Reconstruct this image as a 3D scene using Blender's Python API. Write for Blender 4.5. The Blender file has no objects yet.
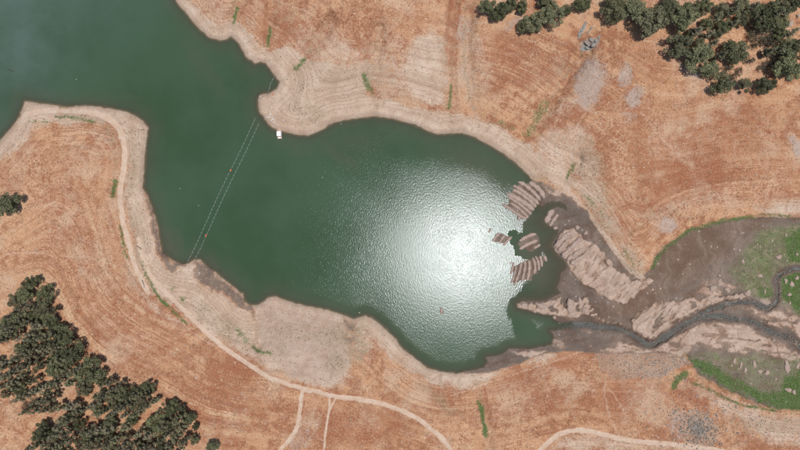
import bpy, math, random
import numpy as np
from mathutils import Vector

# ------------------------------------------------------------------ camera, sky, sun, exposure
SC = bpy.context.scene
COL = SC.collection
S = 0.5            # metres per photo pixel at water level
H = 268.0          # height of the drone above the water
cam_d = bpy.data.cameras.new('camera'); cam = bpy.data.objects.new('camera', cam_d); COL.objects.link(cam)
cam.location = (0, 0, H); cam.rotation_euler = (0, 0, 0)
cam_d.sensor_width = 36; cam_d.lens = 36 * H / (800 * S); cam_d.clip_end = 20000; cam_d.clip_start = 1
SC.camera = cam
SUN_DIR = Vector((0.120, -0.052, 0.993)).normalized()      # nearly overhead; its glint stands in the lake
el = math.asin(SUN_DIR.z); az = math.atan2(SUN_DIR.x, SUN_DIR.y)
W = bpy.data.worlds.new('World'); SC.world = W; W.use_nodes = True
nt = W.node_tree; bg = nt.nodes['Background']; sky = nt.nodes.new('ShaderNodeTexSky')
sky.sky_type = 'NISHITA'; sky.sun_disc = False; sky.sun_elevation = el; sky.sun_rotation = az
nt.links.new(sky.outputs[0], bg.inputs[0]); bg.inputs[1].default_value = 0.11
sd = bpy.data.lights.new('sun', 'SUN'); sd.energy = 4.0; sd.angle = math.radians(0.53); sd.color = (1, .98, .955)
sun = bpy.data.objects.new('sun', sd); COL.objects.link(sun)
sun.rotation_euler = SUN_DIR.to_track_quat('Z', 'Y').to_euler()
SC.view_settings.view_transform = 'Standard'; SC.view_settings.look = 'None'
SC.view_settings.exposure = 0.0; SC.view_settings.gamma = 1.0

rng = np.random.default_rng(7)
random.seed(7)

def lin(c):
    c = c / 255.0
    return c / 12.92 if c <= .04045 else ((c + .055) / 1.055) ** 2.4
def A(r, g, b, k=1.42):          # photo colour of a sunlit level surface -> albedo
    return (lin(r) / k, lin(g) / k, lin(b) / k, 1)

def tag(o, label=None, cat=None, group=None, kind=None):
    if label: o['label'] = label
    if cat: o['category'] = cat
    if group: o['group'] = group
    if kind: o['kind'] = kind
    return o
def empty(name, loc, rz=0, parent=None):
    o = bpy.data.objects.new(name, None); COL.objects.link(o); o.location = loc; o.rotation_euler = (0, 0, rz)
    o.empty_display_size = .5; o.parent = parent
    return o
def mesh_np(name, co, faces, smooth=True):
    """co (n,3), faces (m,k) arrays -> mesh"""
    me = bpy.data.meshes.new(name)
    co = np.asarray(co, dtype=np.float32); faces = np.asarray(faces, dtype=np.int32)
    m, k = faces.shape
    me.vertices.add(len(co)); me.vertices.foreach_set('co', co.ravel())
    me.loops.add(m * k); me.loops.foreach_set('vertex_index', faces.ravel())
    me.polygons.add(m)
    me.polygons.foreach_set('loop_start', np.arange(0, m * k, k, dtype=np.int32))
    me.polygons.foreach_set('loop_total', np.full(m, k, dtype=np.int32))
    me.polygons.foreach_set('use_smooth', np.full(m, smooth))
    me.update(calc_edges=True)
    return me
def link(name, me, mat, parent=None):
    o = bpy.data.objects.new(name, me); COL.objects.link(o); o.parent = parent
    if mat and not me.materials: me.materials.append(mat)
    return o
class MB:
    """collects boxes and tubes into one mesh"""
    def __init__(s): s.v = []; s.f = []
    def box(s, c, d, rz=0):
        n = len(s.v); ca, sa = math.cos(rz), math.sin(rz)
        for z in (-1, 1):
            for x, y in ((-1, -1), (1, -1), (1, 1), (-1, 1)):
                X, Y = x * d[0] / 2, y * d[1] / 2
                s.v.append((c[0] + X * ca - Y * sa, c[1] + X * sa + Y * ca, c[2] + z * d[2] / 2))
        for q in ((0, 3, 2, 1), (4, 5, 6, 7), (0, 1, 5, 4), (1, 2, 6, 5), (2, 3, 7, 6), (3, 0, 4, 7)):
            s.f.append(tuple(n + i for i in q))
        return s
    def tube(s, pts, rad, sides=6, cap=True):
        pts = [Vector(p) for p in pts]; n0 = len(s.v)
        if not hasattr(rad, '__len__'): rad = [rad] * len(pts)
        for i, p in enumerate(pts):
            t = (pts[min(i + 1, len(pts) - 1)] - pts[max(i - 1, 0)]).normalized()
            a = t.cross(Vector((0, 0, 1)) if abs(t.z) < .9 else Vector((1, 0, 0))).normalized(); b = t.cross(a)
            for k in range(sides):
                w = 2 * math.pi * k / sides
                s.v.append(tuple(p + (a * math.cos(w) + b * math.sin(w)) * rad[i]))
        for i in range(len(pts) - 1):
            for k in range(sides):
                k2 = (k + 1) % sides
                s.f.append((n0 + i * sides + k, n0 + i * sides + k2, n0 + (i + 1) * sides + k2, n0 + (i + 1) * sides + k))
        if cap:
            s.f.append(tuple(n0 + k for k in range(sides))[::-1])
            s.f.append(tuple(n0 + (len(pts) - 1) * sides + k for k in range(sides)))
        return s
    def build(s, name, mat, parent=None, smooth=False):
        me = bpy.data.meshes.new(name); me.from_pydata(s.v, [], s.f); me.update()
        if smooth: me.polygons.foreach_set('use_smooth', [True] * len(me.polygons))
        return link(name, me, mat, parent)

# ------------------------------------------------------------------ photo pixel grid (rows v, columns u)
def axis(a, b, step, far):
    mid = list(np.arange(a, b + 1e-6, step)); lo = []; hi = []
    d = step; p = a
    while p > -far:
        d *= 1.16; p -= d; lo.append(p)
    d = step; p = b
    while p < far:
        d *= 1.16; p += d; hi.append(p)
    return np.array(lo[::-1] + mid + hi)
U1 = axis(-30, 830, 1.0, 9000); V1 = axis(-30, 480, 1.0, 9000)
U, V = np.meshgrid(U1, V1)
NR, NC = U.shape

def hash2(i, j, seed):
    n = (i.astype(np.int64) * 374761393 + j.astype(np.int64) * 668265263 + seed * 974634777) & 0xffffffff
    n = ((n ^ (n >> 13)) * 1274126177) & 0xffffffff
    return ((n ^ (n >> 16)) & 0xffff) / 65535.0
def vn(x, y, seed):
    i = np.floor(x); j = np.floor(y); fx = x - i; fy = y - j
    fx = fx * fx * fx * (fx * (fx * 6 - 15) + 10); fy = fy * fy * fy * (fy * (fy * 6 - 15) + 10)
    a = hash2(i, j, seed); b = hash2(i + 1, j, seed); c = hash2(i, j + 1, seed); d = hash2(i + 1, j + 1, seed)
    return (a + (b - a) * fx) * (1 - fy) + (c + (d - c) * fx) * fy
def fbm(x, y, size, seed, octv=3):
    r = 0; a = 1; t = 0
    for o in range(octv):
        r = r + a * vn(x / size * 2 ** o + 17.3 * o, y / size * 2 ** o - 9.1 * o, seed + o); t += a; a *= .5
    return r / t
def sst(a, b, x):
    t = np.clip((x - a) / (b - a), 0, 1); return t * t * (3 - 2 * t)
def seg_dist(x, y, pts, closed):
    d2 = np.full(x.shape, 1e12); n = len(pts)
    for i in range(n if closed else n - 1):
        ax, ay = pts[i]; bx, by = pts[(i + 1) % n]
        ex, ey = bx - ax, by - ay; L = ex * ex + ey * ey + 1e-9
        t = np.clip(((x - ax) * ex + (y - ay) * ey) / L, 0, 1)
        d2 = np.minimum(d2, (x - ax - t * ex) ** 2 + (y - ay - t * ey) ** 2)
    return np.sqrt(d2)
def inside(x, y, pts):
    r = np.zeros(x.shape, bool); n = len(pts)
    for i in range(n):
        ax, ay = pts[i]; bx, by = pts[(i + 1) % n]
        if ay == by: continue
        c = ((ay > y) != (by > y)) & (x < (bx - ax) * (y - ay) / (by - ay) + ax)
        r ^= c
    return r
def sdf(x, y, pts):
    d = seg_dist(x, y, pts, True); return np.where(inside(x, y, pts), -d, d)
def smooth_path(pts, it=2, closed=False):
    for _ in range(it):
        q = []; n = len(pts)
        rngi = range(n if closed else n - 1)
        if not closed: q.append(pts[0])
        for i in rngi:
            a = pts[i]; b = pts[(i + 1) % n]
            q.append((a[0] * .75 + b[0] * .25, a[1] * .75 + b[1] * .25)); q.append((a[0] * .25 + b[0] * .75, a[1] * .25 + b[1] * .75))
        if not closed: q.append(pts[-1])
        pts = q
    return pts

# coordinates warped by noise, so that no zone has a clean edge
WU = U + 7 * (fbm(U, V, 14, 11) - .5) + 3 * (vn(U / 3.3, V / 3.3, 12) - .5)
WV = V + 7 * (fbm(U, V, 14, 21) - .5) + 3 * (vn(U / 3.3, V / 3.3, 22) - .5)
def window(pts, m):
    xs = [p[0] for p in pts]; ys = [p[1] for p in pts]
    i0 = max(np.searchsorted(U1, min(xs) - m), 0); i1 = np.searchsorted(U1, max(xs) + m)
    j0 = max(np.searchsorted(V1, min(ys) - m), 0); j1 = np.searchsorted(V1, max(ys) + m)
    return slice(j0, j1), slice(i0, i1)
def paint_poly(mask, pts, feather=5, w=1.0, warp=True):
    s = window(pts, feather + 10)
    x, y = (WU[s], WV[s]) if warp else (U[s], V[s])
    d = sdf(x, y, pts)
    mask[s] = np.maximum(mask[s], w * (1 - sst(-feather / 2, feather / 2, d)))
def paint_line(mask, pts, width, feather=2, w=1.0, warp=.35, it=2):
    pts = smooth_path(pts, it)
    s = window(pts, width + feather + 10)
    x = U[s] + warp * (WU[s] - U[s]); y = V[s] + warp * (WV[s] - V[s])
    d = seg_dist(x, y, pts, False)
    mask[s] = np.maximum(mask[s], w * (1 - sst(width / 2 - feather / 2, width / 2 + feather / 2, d)))
def paint_blob(mask, cx, cy, rx, ry, ang=0, w=1.0, soft=.5):
    R = max(rx, ry) * 1.6; s = window([(cx - R, cy - R), (cx + R, cy + R)], 5)
    dx = WU[s] - cx; dy = WV[s] - cy; c, q = math.cos(math.radians(ang)), math.sin(math.radians(ang))
    d = np.sqrt(((dx * c + dy * q) / rx) ** 2 + ((-dx * q + dy * c) / ry) ** 2)
    mask[s] = np.maximum(mask[s], w * (1 - sst(1 - soft, 1 + soft, d)))

# ------------------------------------------------------------------ shoreline and the low flats
LAKE = [(-9000, -9000), (-200, -9000), (60, -700), (120, -160), (160, -40), (170, -14), (176, 0), (178, 4), (186, 13), (195, 24), (200, 30),
 (210, 37.5), (220, 40.5), (226, 39), (231, 36), (235, 39), (240, 46), (246, 56), (254, 63), (261, 62), (266, 63), (271, 70), (277, 77.5),
 (280, 82), (277.5, 89), (271, 93), (261, 95), (259, 99), (258.5, 106), (260, 112), (265, 119.5), (271.6, 127), (278, 130), (287, 132.6),
 (298, 135), (308, 135), (318, 131.6), (325.6, 127), (334, 122), (348, 119.5), (361, 117.5), (373, 116), (386, 117.5), (400, 120.5),
 (415, 124.5), (427.6, 131), (437.7, 134), (450, 133.4), (461.5, 132.6), (473, 136.4), (483, 141.4), (493, 147), (503, 153.5), (513, 161),
 (523, 169.3), (529.4, 176), (531, 181), (533, 190), (540, 203), (541.5, 207), (545, 203.5), (552, 201), (560, 201.5), (566, 205), (568, 211), (564.5, 209.5),
 (558, 207), (552.5, 209), (549, 215), (545, 222), (548, 224), (556, 227), (559, 231), (553, 243), (552, 247), (560, 256), (566, 262),
 (567, 267), (561, 273), (560, 281), (557, 288), (562, 293), (556, 296), (545, 300), (534, 301), (524, 301), (516.5, 304), (517.5, 308),
 (530, 311.5), (540, 313.5), (552, 316), (554, 319), (560, 323), (572, 322), (572, 326), (560, 328), (549, 331), (553, 334), (554, 338),
 (551, 345), (540, 347), (527, 349), (510, 348.5), (500, 355), (485, 357.5), (487.5, 362), (484, 367.5), (472.5, 370), (457.5, 373.5), (442.5, 372.5),
 (427.5, 367.5), (415, 359), (405, 350.5), (400, 346), (394.7, 338), (386, 330), (376, 321), (366, 315.5), (358, 318), (353, 319.5), (345.7, 315.5),
 (333, 311.7), (320.6, 308.4), (305.5, 306), (288, 301), (275.4, 296.6), (266.6, 298.4), (259, 305), (250, 306), (244.7, 301.6), (242.7, 294),
 (232.7, 286.6), (220, 276.5), (207.5, 266), (200, 260), (194, 260), (188.5, 264), (181, 264), (171, 260), (163, 252.6), (159.5, 240), (157, 225), (155, 217.5),
 (151, 205), (146, 193.7), (142, 187.5), (143, 180), (144.5, 167), (145, 152), (146.5, 137), (148, 128), (143, 121.5), (135.7, 116), (125.6, 112),
 (120, 111), (100, 107), (85, 105.5), (67, 107), (50, 105), (35, 102.5), (25, 101), (23, 108), (19, 117), (15, 123), (7.5, 132), (0, 141),
 (-16, 160), (-60, 190), (-300, 260), (-1500, 300), (-9000, 600)]
FLAT = [(510, 170), (531, 178), (545, 184), (556, 190), (566, 196), (578, 205), (590, 217), (603, 237), (620, 260), (640, 278), (651, 268), (657, 254), (672, 240),
 (690, 229), (715, 222.5), (745, 218), (775, 216), (800, 218), (860, 224), (1500, 250), (9000, 200), (9000, 700), (1500, 470), (860, 412), (810, 409), (775, 409),
 (755, 403), (735, 394), (715, 384), (698, 374), (690, 362), (686, 354), (650, 354), (600, 354), (575, 352), (548, 353), (520, 363), (492, 372), (472, 373), (455, 373),
 (470, 340), (480, 260), (500, 180)]
LAKE_S = LAKE
dl = sdf(U + 1.2 * (vn(U / 4, V / 4, 31) - .5) + .8 * (vn(U / 9, V / 9, 33) - .5), V + 1.2 * (vn(U / 4, V / 4, 32) - .5), LAKE_S)
df = sdf(U, V, FLAT)
def blur(a, r, n=2):
    for _ in range(n):
        for ax in (0, 1):
            p = np.pad(a, [(r + 1, r) if k == ax else (0, 0) for k in (0, 1)], mode='edge')
            c = np.cumsum(p, axis=ax)
            a = (np.take(c, range(2 * r + 1, c.shape[ax]), axis=ax) - np.take(c, range(0, c.shape[ax] - 2 * r - 1), axis=ax)) / (2 * r + 1)
    return a
du = np.minimum(dl, df)
dux = du
t1 = sst(4, 22, du); t2 = sst(25, 80, du)
du = du * (1 - t1) + blur(du, 6) * t1
du = du * (1 - t2) + blur(dux, 20) * t2
du = np.maximum(du, 0) + np.minimum(dux, 0) * 0
far = np.maximum(np.maximum(-U, U - 800), np.maximum(-V, V - 450)).clip(0)
hill = 17 * (1 - np.exp(-np.minimum(du, 4000) / 150.0))
hill = hill + 5 * (fbm(U, V, 170, 41, 2) - .5) * sst(15, 110, du) + 1.3 * (fbm(U, V, 42, 43, 2) - .5) * sst(4, 45, du) \
            + .6 * (fbm(U, V, 13, 47, 3) - .5) * sst(2, 20, du)
hill = hill + sst(200, 6000, far) * 60 * fbm(U, V, 1500, 51, 3) * sst(50, 800, du)
gully = np.zeros_like(U)
GULLIES = [([(231, 37), (234, 22), (240, 0), (243, -30)], 6), ([(266, 63), (268, 45), (270, 20), (275, -20)], 6), ([(280, 82), (296, 68), (310, 50), (330, 20)], 7),
 ([(376, 117), (371, 90), (374, 60), (378, 30)], 8), ([(450, 133), (451, 100), (452, 50), (456, 0)], 7), ([(512, 160), (527, 134), (540, 115), (560, 85), (585, 50)], 9),
 ([(560, 192), (568, 177), (578, 160)], 6), ([(473, 371), (481, 395), (486, 425), (484, 470)], 9), ([(250, 306), (254, 325), (258, 345)], 6), ([(353, 319), (350, 336)], 5),
 ([(468, 0), (463, 40), (466, 80), (474, 112)], 9), ([(143, 181), (130, 190), (115, 190)], 8), ([(628, 230), (650, 215), (664, 213), (690, 220)], 5)]
for pts, w in GULLIES:
    p = smooth_path(pts, 2); s = window(p, 60)
    d = seg_dist(WU[s] * .5 + U[s] * .5, WV[s] * .5 + V[s] * .5, p, False)
    gully[s] = np.maximum(gully[s], np.exp(-(d / w) ** 2) + .45 * np.exp(-(d / (w * 2.6)) ** 2))
hill = hill * (1 - .36 * np.clip(gully, 0, 1.2)) - .8 * gully * sst(3, 20, du)
i0, i1 = np.searchsorted(U1, -30), np.searchsorted(U1, 830) + 1; j0, j1 = np.searchsorted(V1, -30), np.searchsorted(V1, 480) + 1
hf = (hill + 1.3 * (fbm(U, V, 22, 53, 3) - .5) + .9 * (fbm(U, V, 7, 55, 3) - .5))[j0:j1, i0:i1]
hf = np.where(dux[j0:j1, i0:i1] > 0, hf, -5 + .001 * U[j0:j1, i0:i1])
nr_, nc_ = hf.shape
pad = np.pad(hf, 1, constant_values=1e9); best = np.full(hf.shape, 0.0); tgt = np.full(hf.shape, -1)
ii = np.arange(nr_ * nc_).reshape(nr_, nc_)
for dy in (-1, 0, 1):
    for dx in (-1, 0, 1):
        if dx == 0 and dy == 0: continue
        drop = (hf - pad[1 + dy:1 + dy + nr_, 1 + dx:1 + dx + nc_]) / math.hypot(dx, dy)
        b = drop > best; best[b] = drop[b]; tgt[b] = (ii + dy * nc_ + dx)[b]
order = np.argsort(-hf, axis=None).tolist(); tl = tgt.ravel().tolist(); acc = [1.0] * (nr_ * nc_)
for k in order:
    t = tl[k]
    if t >= 0: acc[t] += acc[k]
acc = np.array(acc).reshape(nr_, nc_)
rill = np.zeros_like(U); rill[j0:j1, i0:i1] = sst(3.3, 7.0, np.log(acc))
rill = blur(rill, 1, 1) * sst(0, 4, dux)
hill = hill - .9 * rill
Z = np.where(dl > 0, .035 * np.minimum(dl, 5) + .006 * np.minimum(dl, 400), 0) + np.where(du > 0, hill, 0)
Z = Z + np.where(dl > 0, .10 * (fbm(U, V, 7, 61) - .5) * sst(1, 8, dl), 0)
depth = np.where(dl < 0, 5 * (1 - np.exp(dl / 40.0)), 0)
SHALLOW = [(500, 180), (560, 195), (572, 205), (570, 260), (568, 300), (515, 303), (508, 285), (503, 262), (500, 240), (515, 222), (500, 205)]
sh = np.zeros_like(U); paint_poly(sh, SHALLOW, 14)
depth = depth * (1 - .70 * sh)
depth = np.where(dl < -.8, np.maximum(depth, .10), depth)
Z = Z - depth

# ------------------------------------------------------------------ zones of the ground
zero = lambda: np.zeros_like(U)
pale, mud, green, road, red, straw, grey, brown, dull = (zero() for _ in range(9))
comb = zero() + .35
for x, y, rx, ry, a, w in ((110, 320, 80, 90, 30, 1.3), (60, 240, 50, 70, 0, 1.1), (200, 400, 60, 40, 35, 1.2), (540, 65, 60, 34, 0, 1.3), (300, 40, 60, 30, 20, .9), (720, 185, 70, 22, -10, 1.1), (640, 235, 24, 50, -20, 1.2), (430, 395, 50, 26, 30, 1.1), (540, 400, 60, 40, -20, .8), (690, 90, 70, 24, 20, .7), (90, 130, 50, 24, 0, 1.2), (220, 20, 50, 30, 30, 1.1), (600, 170, 24, 40, 0, .9)):
    paint_blob(comb, x, y, rx, ry, a, w, .7)
lobe = zero(); paint_poly(lobe, [(262, 306), (300, 308), (345, 320), (354, 326), (354, 345), (346, 372), (330, 385), (290, 376), (265, 350), (258, 325)], 16)
onflat = 1 - sst(-3, 3, sdf(WU * .4 + U * .6, WV * .4 + V * .6, FLAT))
rim = 9 + 12 * fbm(U, V, 60, 71)
pale = np.maximum(pale, (1 - sst(rim - 7, rim + 9, dl + 3 * (WU - U) / 3)) * .9)
mud = np.maximum(mud, onflat)
pale *= (1 - onflat)
FAN = [(553, 246), (557, 238), (563, 230), (573, 229), (580, 236), (590, 242), (600, 250), (612, 262), (624, 274), (636, 281), (650, 277), (651, 281), (643, 290), (635, 297),
       (624, 303), (612, 300), (600, 296), (590, 288), (578, 280), (571, 269), (566, 262), (556, 252)]
SPIT = [(517, 305), (525, 301.5), (535, 303), (548, 301), (558, 297), (560, 304), (566, 298), (575, 298), (577, 303), (585, 298), (587, 304), (598, 296), (595, 306), (588, 313),
        (575, 318), (560, 315), (545, 314), (528, 310)]
BANKN = [(592, 314), (606, 319), (618, 320), (632, 329), (633, 318), (640, 312), (655, 303), (664, 303), (672, 301), (682, 302), (692, 296), (698, 302), (712, 297), (725, 298), (745, 290), (750, 298), (725, 302),
         (700, 311), (682, 321), (668, 330), (650, 340), (640, 336), (622, 326), (600, 322)]
SANDS = [(600, 353), (612, 345), (620, 341), (632, 343), (645, 348), (655, 348), (668, 339), (682, 330), (700, 324), (722, 321), (740, 324), (758, 332), (775, 342), (800, 353), (840, 365), (840, 378),
         (800, 362), (770, 354), (730, 352), (705, 351), (690, 356), (660, 353), (620, 354)]
SANDE = [(742, 305), (752, 307), (764, 313), (774, 309), (782, 312), (800, 317), (840, 325), (840, 358), (800, 340), (788, 329), (772, 327), (756, 318)]
PALES = [([(268, 50), (285, 45), (300, 52), (310, 58), (330, 66), (345, 66), (362, 60), (376, 64), (374, 82), (366, 95), (388, 99), (410, 106), (440, 110), (460, 116), (480, 122), (500, 128),
  (520, 140), (540, 152), (556, 166), (570, 172), (578, 180), (562, 190), (545, 182), (500, 150), (440, 132), (300, 134), (262, 110), (280, 85), (272, 66)], 7, 1),
 ([(525, 145), (545, 128), (560, 124), (585, 126), (600, 140), (604, 165), (608, 190), (616, 215), (630, 237), (648, 258), (650, 270), (640, 276), (620, 257), (603, 233), (585, 208), (570, 192), (555, 175)], 10, .62),
 ([(405, 45), (415, 35), (435, 30), (448, 40), (450, 75), (446, 104), (425, 106), (404, 95), (400, 70)], 10, .85),
 ([(300, 60), (372, 62), (372, 95), (330, 110), (300, 100)], 8, .8),
 ([(20, 118), (28, 103), (60, 106), (100, 107), (125, 112), (140, 119), (147, 130), (144, 160), (141, 186), (152, 208), (158, 230), (162, 250), (172, 262), (200, 262), (225, 284), (244, 303), (258, 309), (264, 300), (275, 297),
  (310, 307), (340, 315), (354, 320), (358, 335), (354, 350), (350, 365), (342, 385), (330, 388), (300, 383), (275, 374), (255, 362), (230, 348), (200, 326), (170, 305), (148, 288), (136, 262), (128, 220), (124, 180), (126, 150),
  (122, 132), (110, 119), (90, 113), (40, 115), (25, 125)], 10, .95),
 ([(120, 232), (128, 255), (140, 285), (165, 310), (200, 330), (185, 328), (150, 308), (128, 285), (120, 258)], 8, .7),
 (FAN, 3.5, 1), (SPIT, 2.5, 1), (BANKN, 3.9, .9), (SANDS, 4.2, .85), (SANDE, 4.2, .85),
 ([(510, 352), (522, 351), (547, 351), (540, 355), (534, 358), (522, 355)], 2, .95),
 ([(580, 428), (620, 436), (680, 442), (720, 446), (740, 455), (560, 455), (545, 450), (560, 436)], 8, .6),
 ([(690, 385), (730, 395), (775, 412), (840, 415), (840, 470), (760, 440), (720, 415)], 12, .72),
 ([(750, 205), (800, 198), (850, 200), (850, 222), (800, 217), (760, 215)], 8, .75),
 ([(535, 178), (552, 190), (568, 178), (580, 180), (570, 198), (560, 200), (548, 192)], 4, .8)]
for pts, f, w in PALES: paint_poly(pale, pts, f if f < 4 else f * 2.4, w)
paint_line(pale, [(572, 199), (590, 215), (603, 233), (618, 255), (632, 272), (644, 279)], 6, 3, .85)
lump = zero()
for pts in (FAN, SPIT, BANKN): paint_poly(lump, pts, 3)
# small notches of bare brown mud inside the pale banks
CUT = [([(650, 325), (657, 316), (664, 309), (666, 312), (660, 320), (654, 327)], 2), ([(671, 322), (678, 317), (682, 317), (676, 322)], 2), ([(590, 300), (600, 297), (604, 303), (596, 309), (588, 309)], 3),
       ([(548, 306), (552, 304), (558, 311), (554, 312)], 2), ([(562, 300), (565, 299), (566, 307), (563, 306)], 1.5), ([(576, 303), (579, 301), (578, 310), (574, 308)], 1.5),
       ([(603, 258), (607, 262), (610, 269), (606, 266)], 2), ([(690, 304), (694, 303), (695, 309), (692, 311)], 2), ([(722, 312), (735, 307), (748, 311), (752, 317), (738, 319), (726, 316)], 3), ([(690, 350), (700, 342), (704, 350), (696, 360), (688, 358)], 6)]
cut = zero()
for pts, f in CUT: paint_poly(cut, pts, f)
# damp brown streaks across the banks, drawn out along their ridges
su = (U * .70 - V * .72); sv = (U * .72 + V * .70)
streak = fbm(su / 3.2, sv, 3.6, 87, 3)
cut = np.maximum(cut, lump * sst(.57, .72, streak) * .42)
streak2 = fbm(U / 3, V, 5, 88, 3); sanz = zero()
for pts in (SANDS, SANDE): paint_poly(sanz, pts, 3)
cut = np.maximum(cut, sanz * sst(.54, .72, streak2) * .5)
for pts in ([(704, 351), (710, 340), (716, 333), (735, 329), (757, 330)], [(722, 343), (723, 350), (730, 354)], [(716, 341), (740, 339), (760, 341)], [(672, 352), (676, 345), (682, 338), (688, 331)], [(618, 342), (628, 344), (640, 343)], [(622, 347), (634, 350), (646, 350)], [(775, 317), (782, 325), (792, 331)],
            [(792, 318), (793, 328)], [(776, 344), (780, 352), (782, 358)], [(745, 303), (752, 310), (758, 318)], [(760, 352), (775, 350), (800, 356)]):
    paint_line(cut, pts, 1.4, 1.8, .6, .8)
pale *= 1 - cut; lump *= 1 - cut
CHAN = [(560, 193), (575, 202), (588, 215), (599, 232), (614, 256), (628, 273), (643, 281), (637, 282), (622, 272), (606, 254), (590, 238), (575, 228), (562, 215)]
ch = zero(); paint_poly(ch, CHAN, 4); mud = np.maximum(mud, ch); pale *= 1 - ch * .9
for pts in ([(143, 183), (150, 200), (157, 225), (161, 248), (172, 260), (164, 262), (157, 254), (151, 235), (147, 212)], [(158, 252), (172, 261), (194, 261), (186, 267), (172, 273), (166, 268)],
            [(195, 259), (207, 266), (225, 281), (243, 295), (246, 303), (254, 308), (256, 324), (248, 312), (226, 297), (206, 287), (192, 278), (192, 268)],
            [(340, 316), (353, 320), (358, 319), (354, 330), (348, 332)]):
    m = zero(); paint_poly(m, pts, 9, .8); mud = np.maximum(mud, m); pale *= 1 - m * .85
ZIG = [(176, 276), (190, 266), (197, 265), (190, 272), (180, 279)]; m = zero(); paint_poly(m, ZIG, 2); mud *= 1 - m; pale = np.maximum(pale, m)
for x, y, rx, ry, a, w in ((690, 252, 46, 24, -30, 1), (640, 300, 28, 14, -20, 1), (600, 310, 22, 8, 0, .9), (545, 275, 22, 22, 0, .5), (720, 232, 40, 8, -8, .5), (575, 316, 20, 6, 0, .7)):
    paint_blob(brown, x, y, rx, ry, a, w)
for pts, w, k in (([(238, 8), (236, 15), (233, 23)], 3, .9), ([(269.5, 28), (268.5, 36), (268, 45)], 3.2, .95), ([(305, 59), (301, 64), (295, 69)], 4, .9), ([(364, 76), (368, 84), (371, 91)], 6, .8),
                  ([(451, 86), (450, 108)], 3, .8), ([(546, 104), (538, 116), (528, 134)], 10, .5), ([(574, 165), (567, 178)], 4, .75), ([(478, 402), (484, 418), (486, 434)], 5, .9), ([(115.5, 181), (113.5, 196)], 5, .95),
                  ([(120, 226), (122, 242), (126, 258)], 2.8, .85), ([(143, 262), (147, 278), (160, 299), (176, 314), (188, 324)], 2.6, .95), ([(253, 346), (258, 352), (270, 353)], 3.5, .8), ([(30, 121), (48, 122)], 2, .7),
                  ([(55, 117), (75, 117), (95, 122)], 2.6, .8), ([(652, 267), (661, 252), (676, 239), (690, 230), (705, 224.5), (715, 222), (735, 219), (752, 217)], 4.4, .7), ([(752, 217), (768, 213), (790, 216)], 3.5, .6),
                  ([(674, 387), (678, 379), (686, 374)], 6, .95), ([(693, 383), (712, 391), (735, 403), (758, 408), (775, 411)], 2.6, .9), ([(625, 251), (630, 259), (634, 264)], 2.4, .7), ([(585, 196), (596, 207), (604, 216)], 2, .5),
                  ([(172, 291), (175, 287)], 4, .6), ([(182, 298), (184, 299)], 5, .75), ([(238, 330), (247, 342)], 5, .45), ([(500, 122), (512, 128)], 7, .4)):
    paint_line(green, pts, w, 4.0, k, .45)
for pts, f, w in (([(688, 358), (700, 358), (715, 366), (732, 376), (748, 386), (765, 393), (778, 390), (788, 378), (800, 370), (860, 366), (860, 412), (800, 410), (775, 408), (755, 401), (735, 392), (715, 382), (700, 373)], 11, 1),
                  ([(783, 240), (800, 229), (860, 232), (860, 266), (800, 262), (788, 259)], 8, .85), ([(781, 275), (800, 271), (860, 275), (860, 315), (800, 312), (790, 305), (783, 295)], 6, .9),
                  ([(758, 285), (768, 286), (775, 296), (766, 300), (757, 294)], 7, .7), ([(752, 240), (762, 238), (765, 255), (755, 258)], 10, .4)):
    paint_poly(green, pts, f, w)
for pts, f, w in (([(742, 252), (752, 232), (770, 224), (800, 222), (860, 226), (860, 322), (800, 318), (780, 303), (768, 303), (750, 294), (735, 284), (726, 270)], 18, .8),
                  ([(712, 362), (725, 354), (745, 352), (770, 353), (800, 358), (860, 365), (860, 388), (790, 395), (760, 394), (738, 382), (718, 372)], 16, .6), ([(700, 352), (720, 350), (722, 362), (706, 362)], 6, .6)):
    paint_poly(dull, pts, f, w)
# clay heaps of the meadow keep their own colour
ROADS = [([(22, 116), (34, 112), (60, 110), (90, 112), (108, 117.5), (119, 127), (124, 142), (124.5, 160), (122, 177), (120, 192), (121, 210), (124, 228), (129, 247), (133, 260), (139, 276), (148, 292)], 5.5),
         ([(138, 240), (143, 258), (147, 272), (157, 285), (171, 298), (186, 312), (200, 325.5), (210, 336), (230, 352), (250, 366), (272.5, 379), (285, 384), (305, 389), (320, 392), (335, 397), (355, 398.5), (380, 402.5), (400, 410), (415, 417), (430, 428), (442.5, 438), (453, 452), (470, 490)], 4.6),
         ([(303, 390), (300, 405), (298.5, 425), (291, 438), (276, 456)], 4.2), ([(330, 397), (329.5, 410), (326, 428), (324, 456)], 2.2), ([(336, 398), (332, 406), (329.5, 412)], 1.8),
         ([(536, 456), (548, 442), (562, 433), (577, 429), (600, 433.5), (625, 440), (650, 443), (676, 444.5), (700, 447), (740, 455)], 5)]
for pts, w in ROADS: paint_line(road, pts, w, 1.6, 1, .25)
paths = zero()
for pts, w in (([(5, 254), (28, 252), (60, 256), (90, 257), (116, 265)], 1.8), ([(606, 376), (605, 392), (607, 408), (612, 424), (620, 437)], 1.8), ([(608, 388), (618, 401), (626, 418), (630, 436)], 1.8), ([(276, 0), (300, 9), (325, 22)], 2),
               ([(690, 60), (672, 50), (655, 42), (640, 40)], 1.6), ([(380, 40), (400, 20), (415, 0)], 1.8), ([(640, 112), (652, 125), (663, 140), (680, 155)], 2), ([(180, 318), (192, 332), (214, 345)], 2),
               ([(594, 105), (582, 118), (570, 140), (585, 165), (602, 195), (630, 240), (650, 262)], 1.5), ([(0, 160), (22, 140), (40, 128)], 1.6), ([(45, 205), (62, 206)], 1.5), ([(450, 396), (520, 372), (560, 360), (583, 352)], 1.5)):
    paint_line(paths, pts, w, 1.4, .8, .4)
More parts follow.
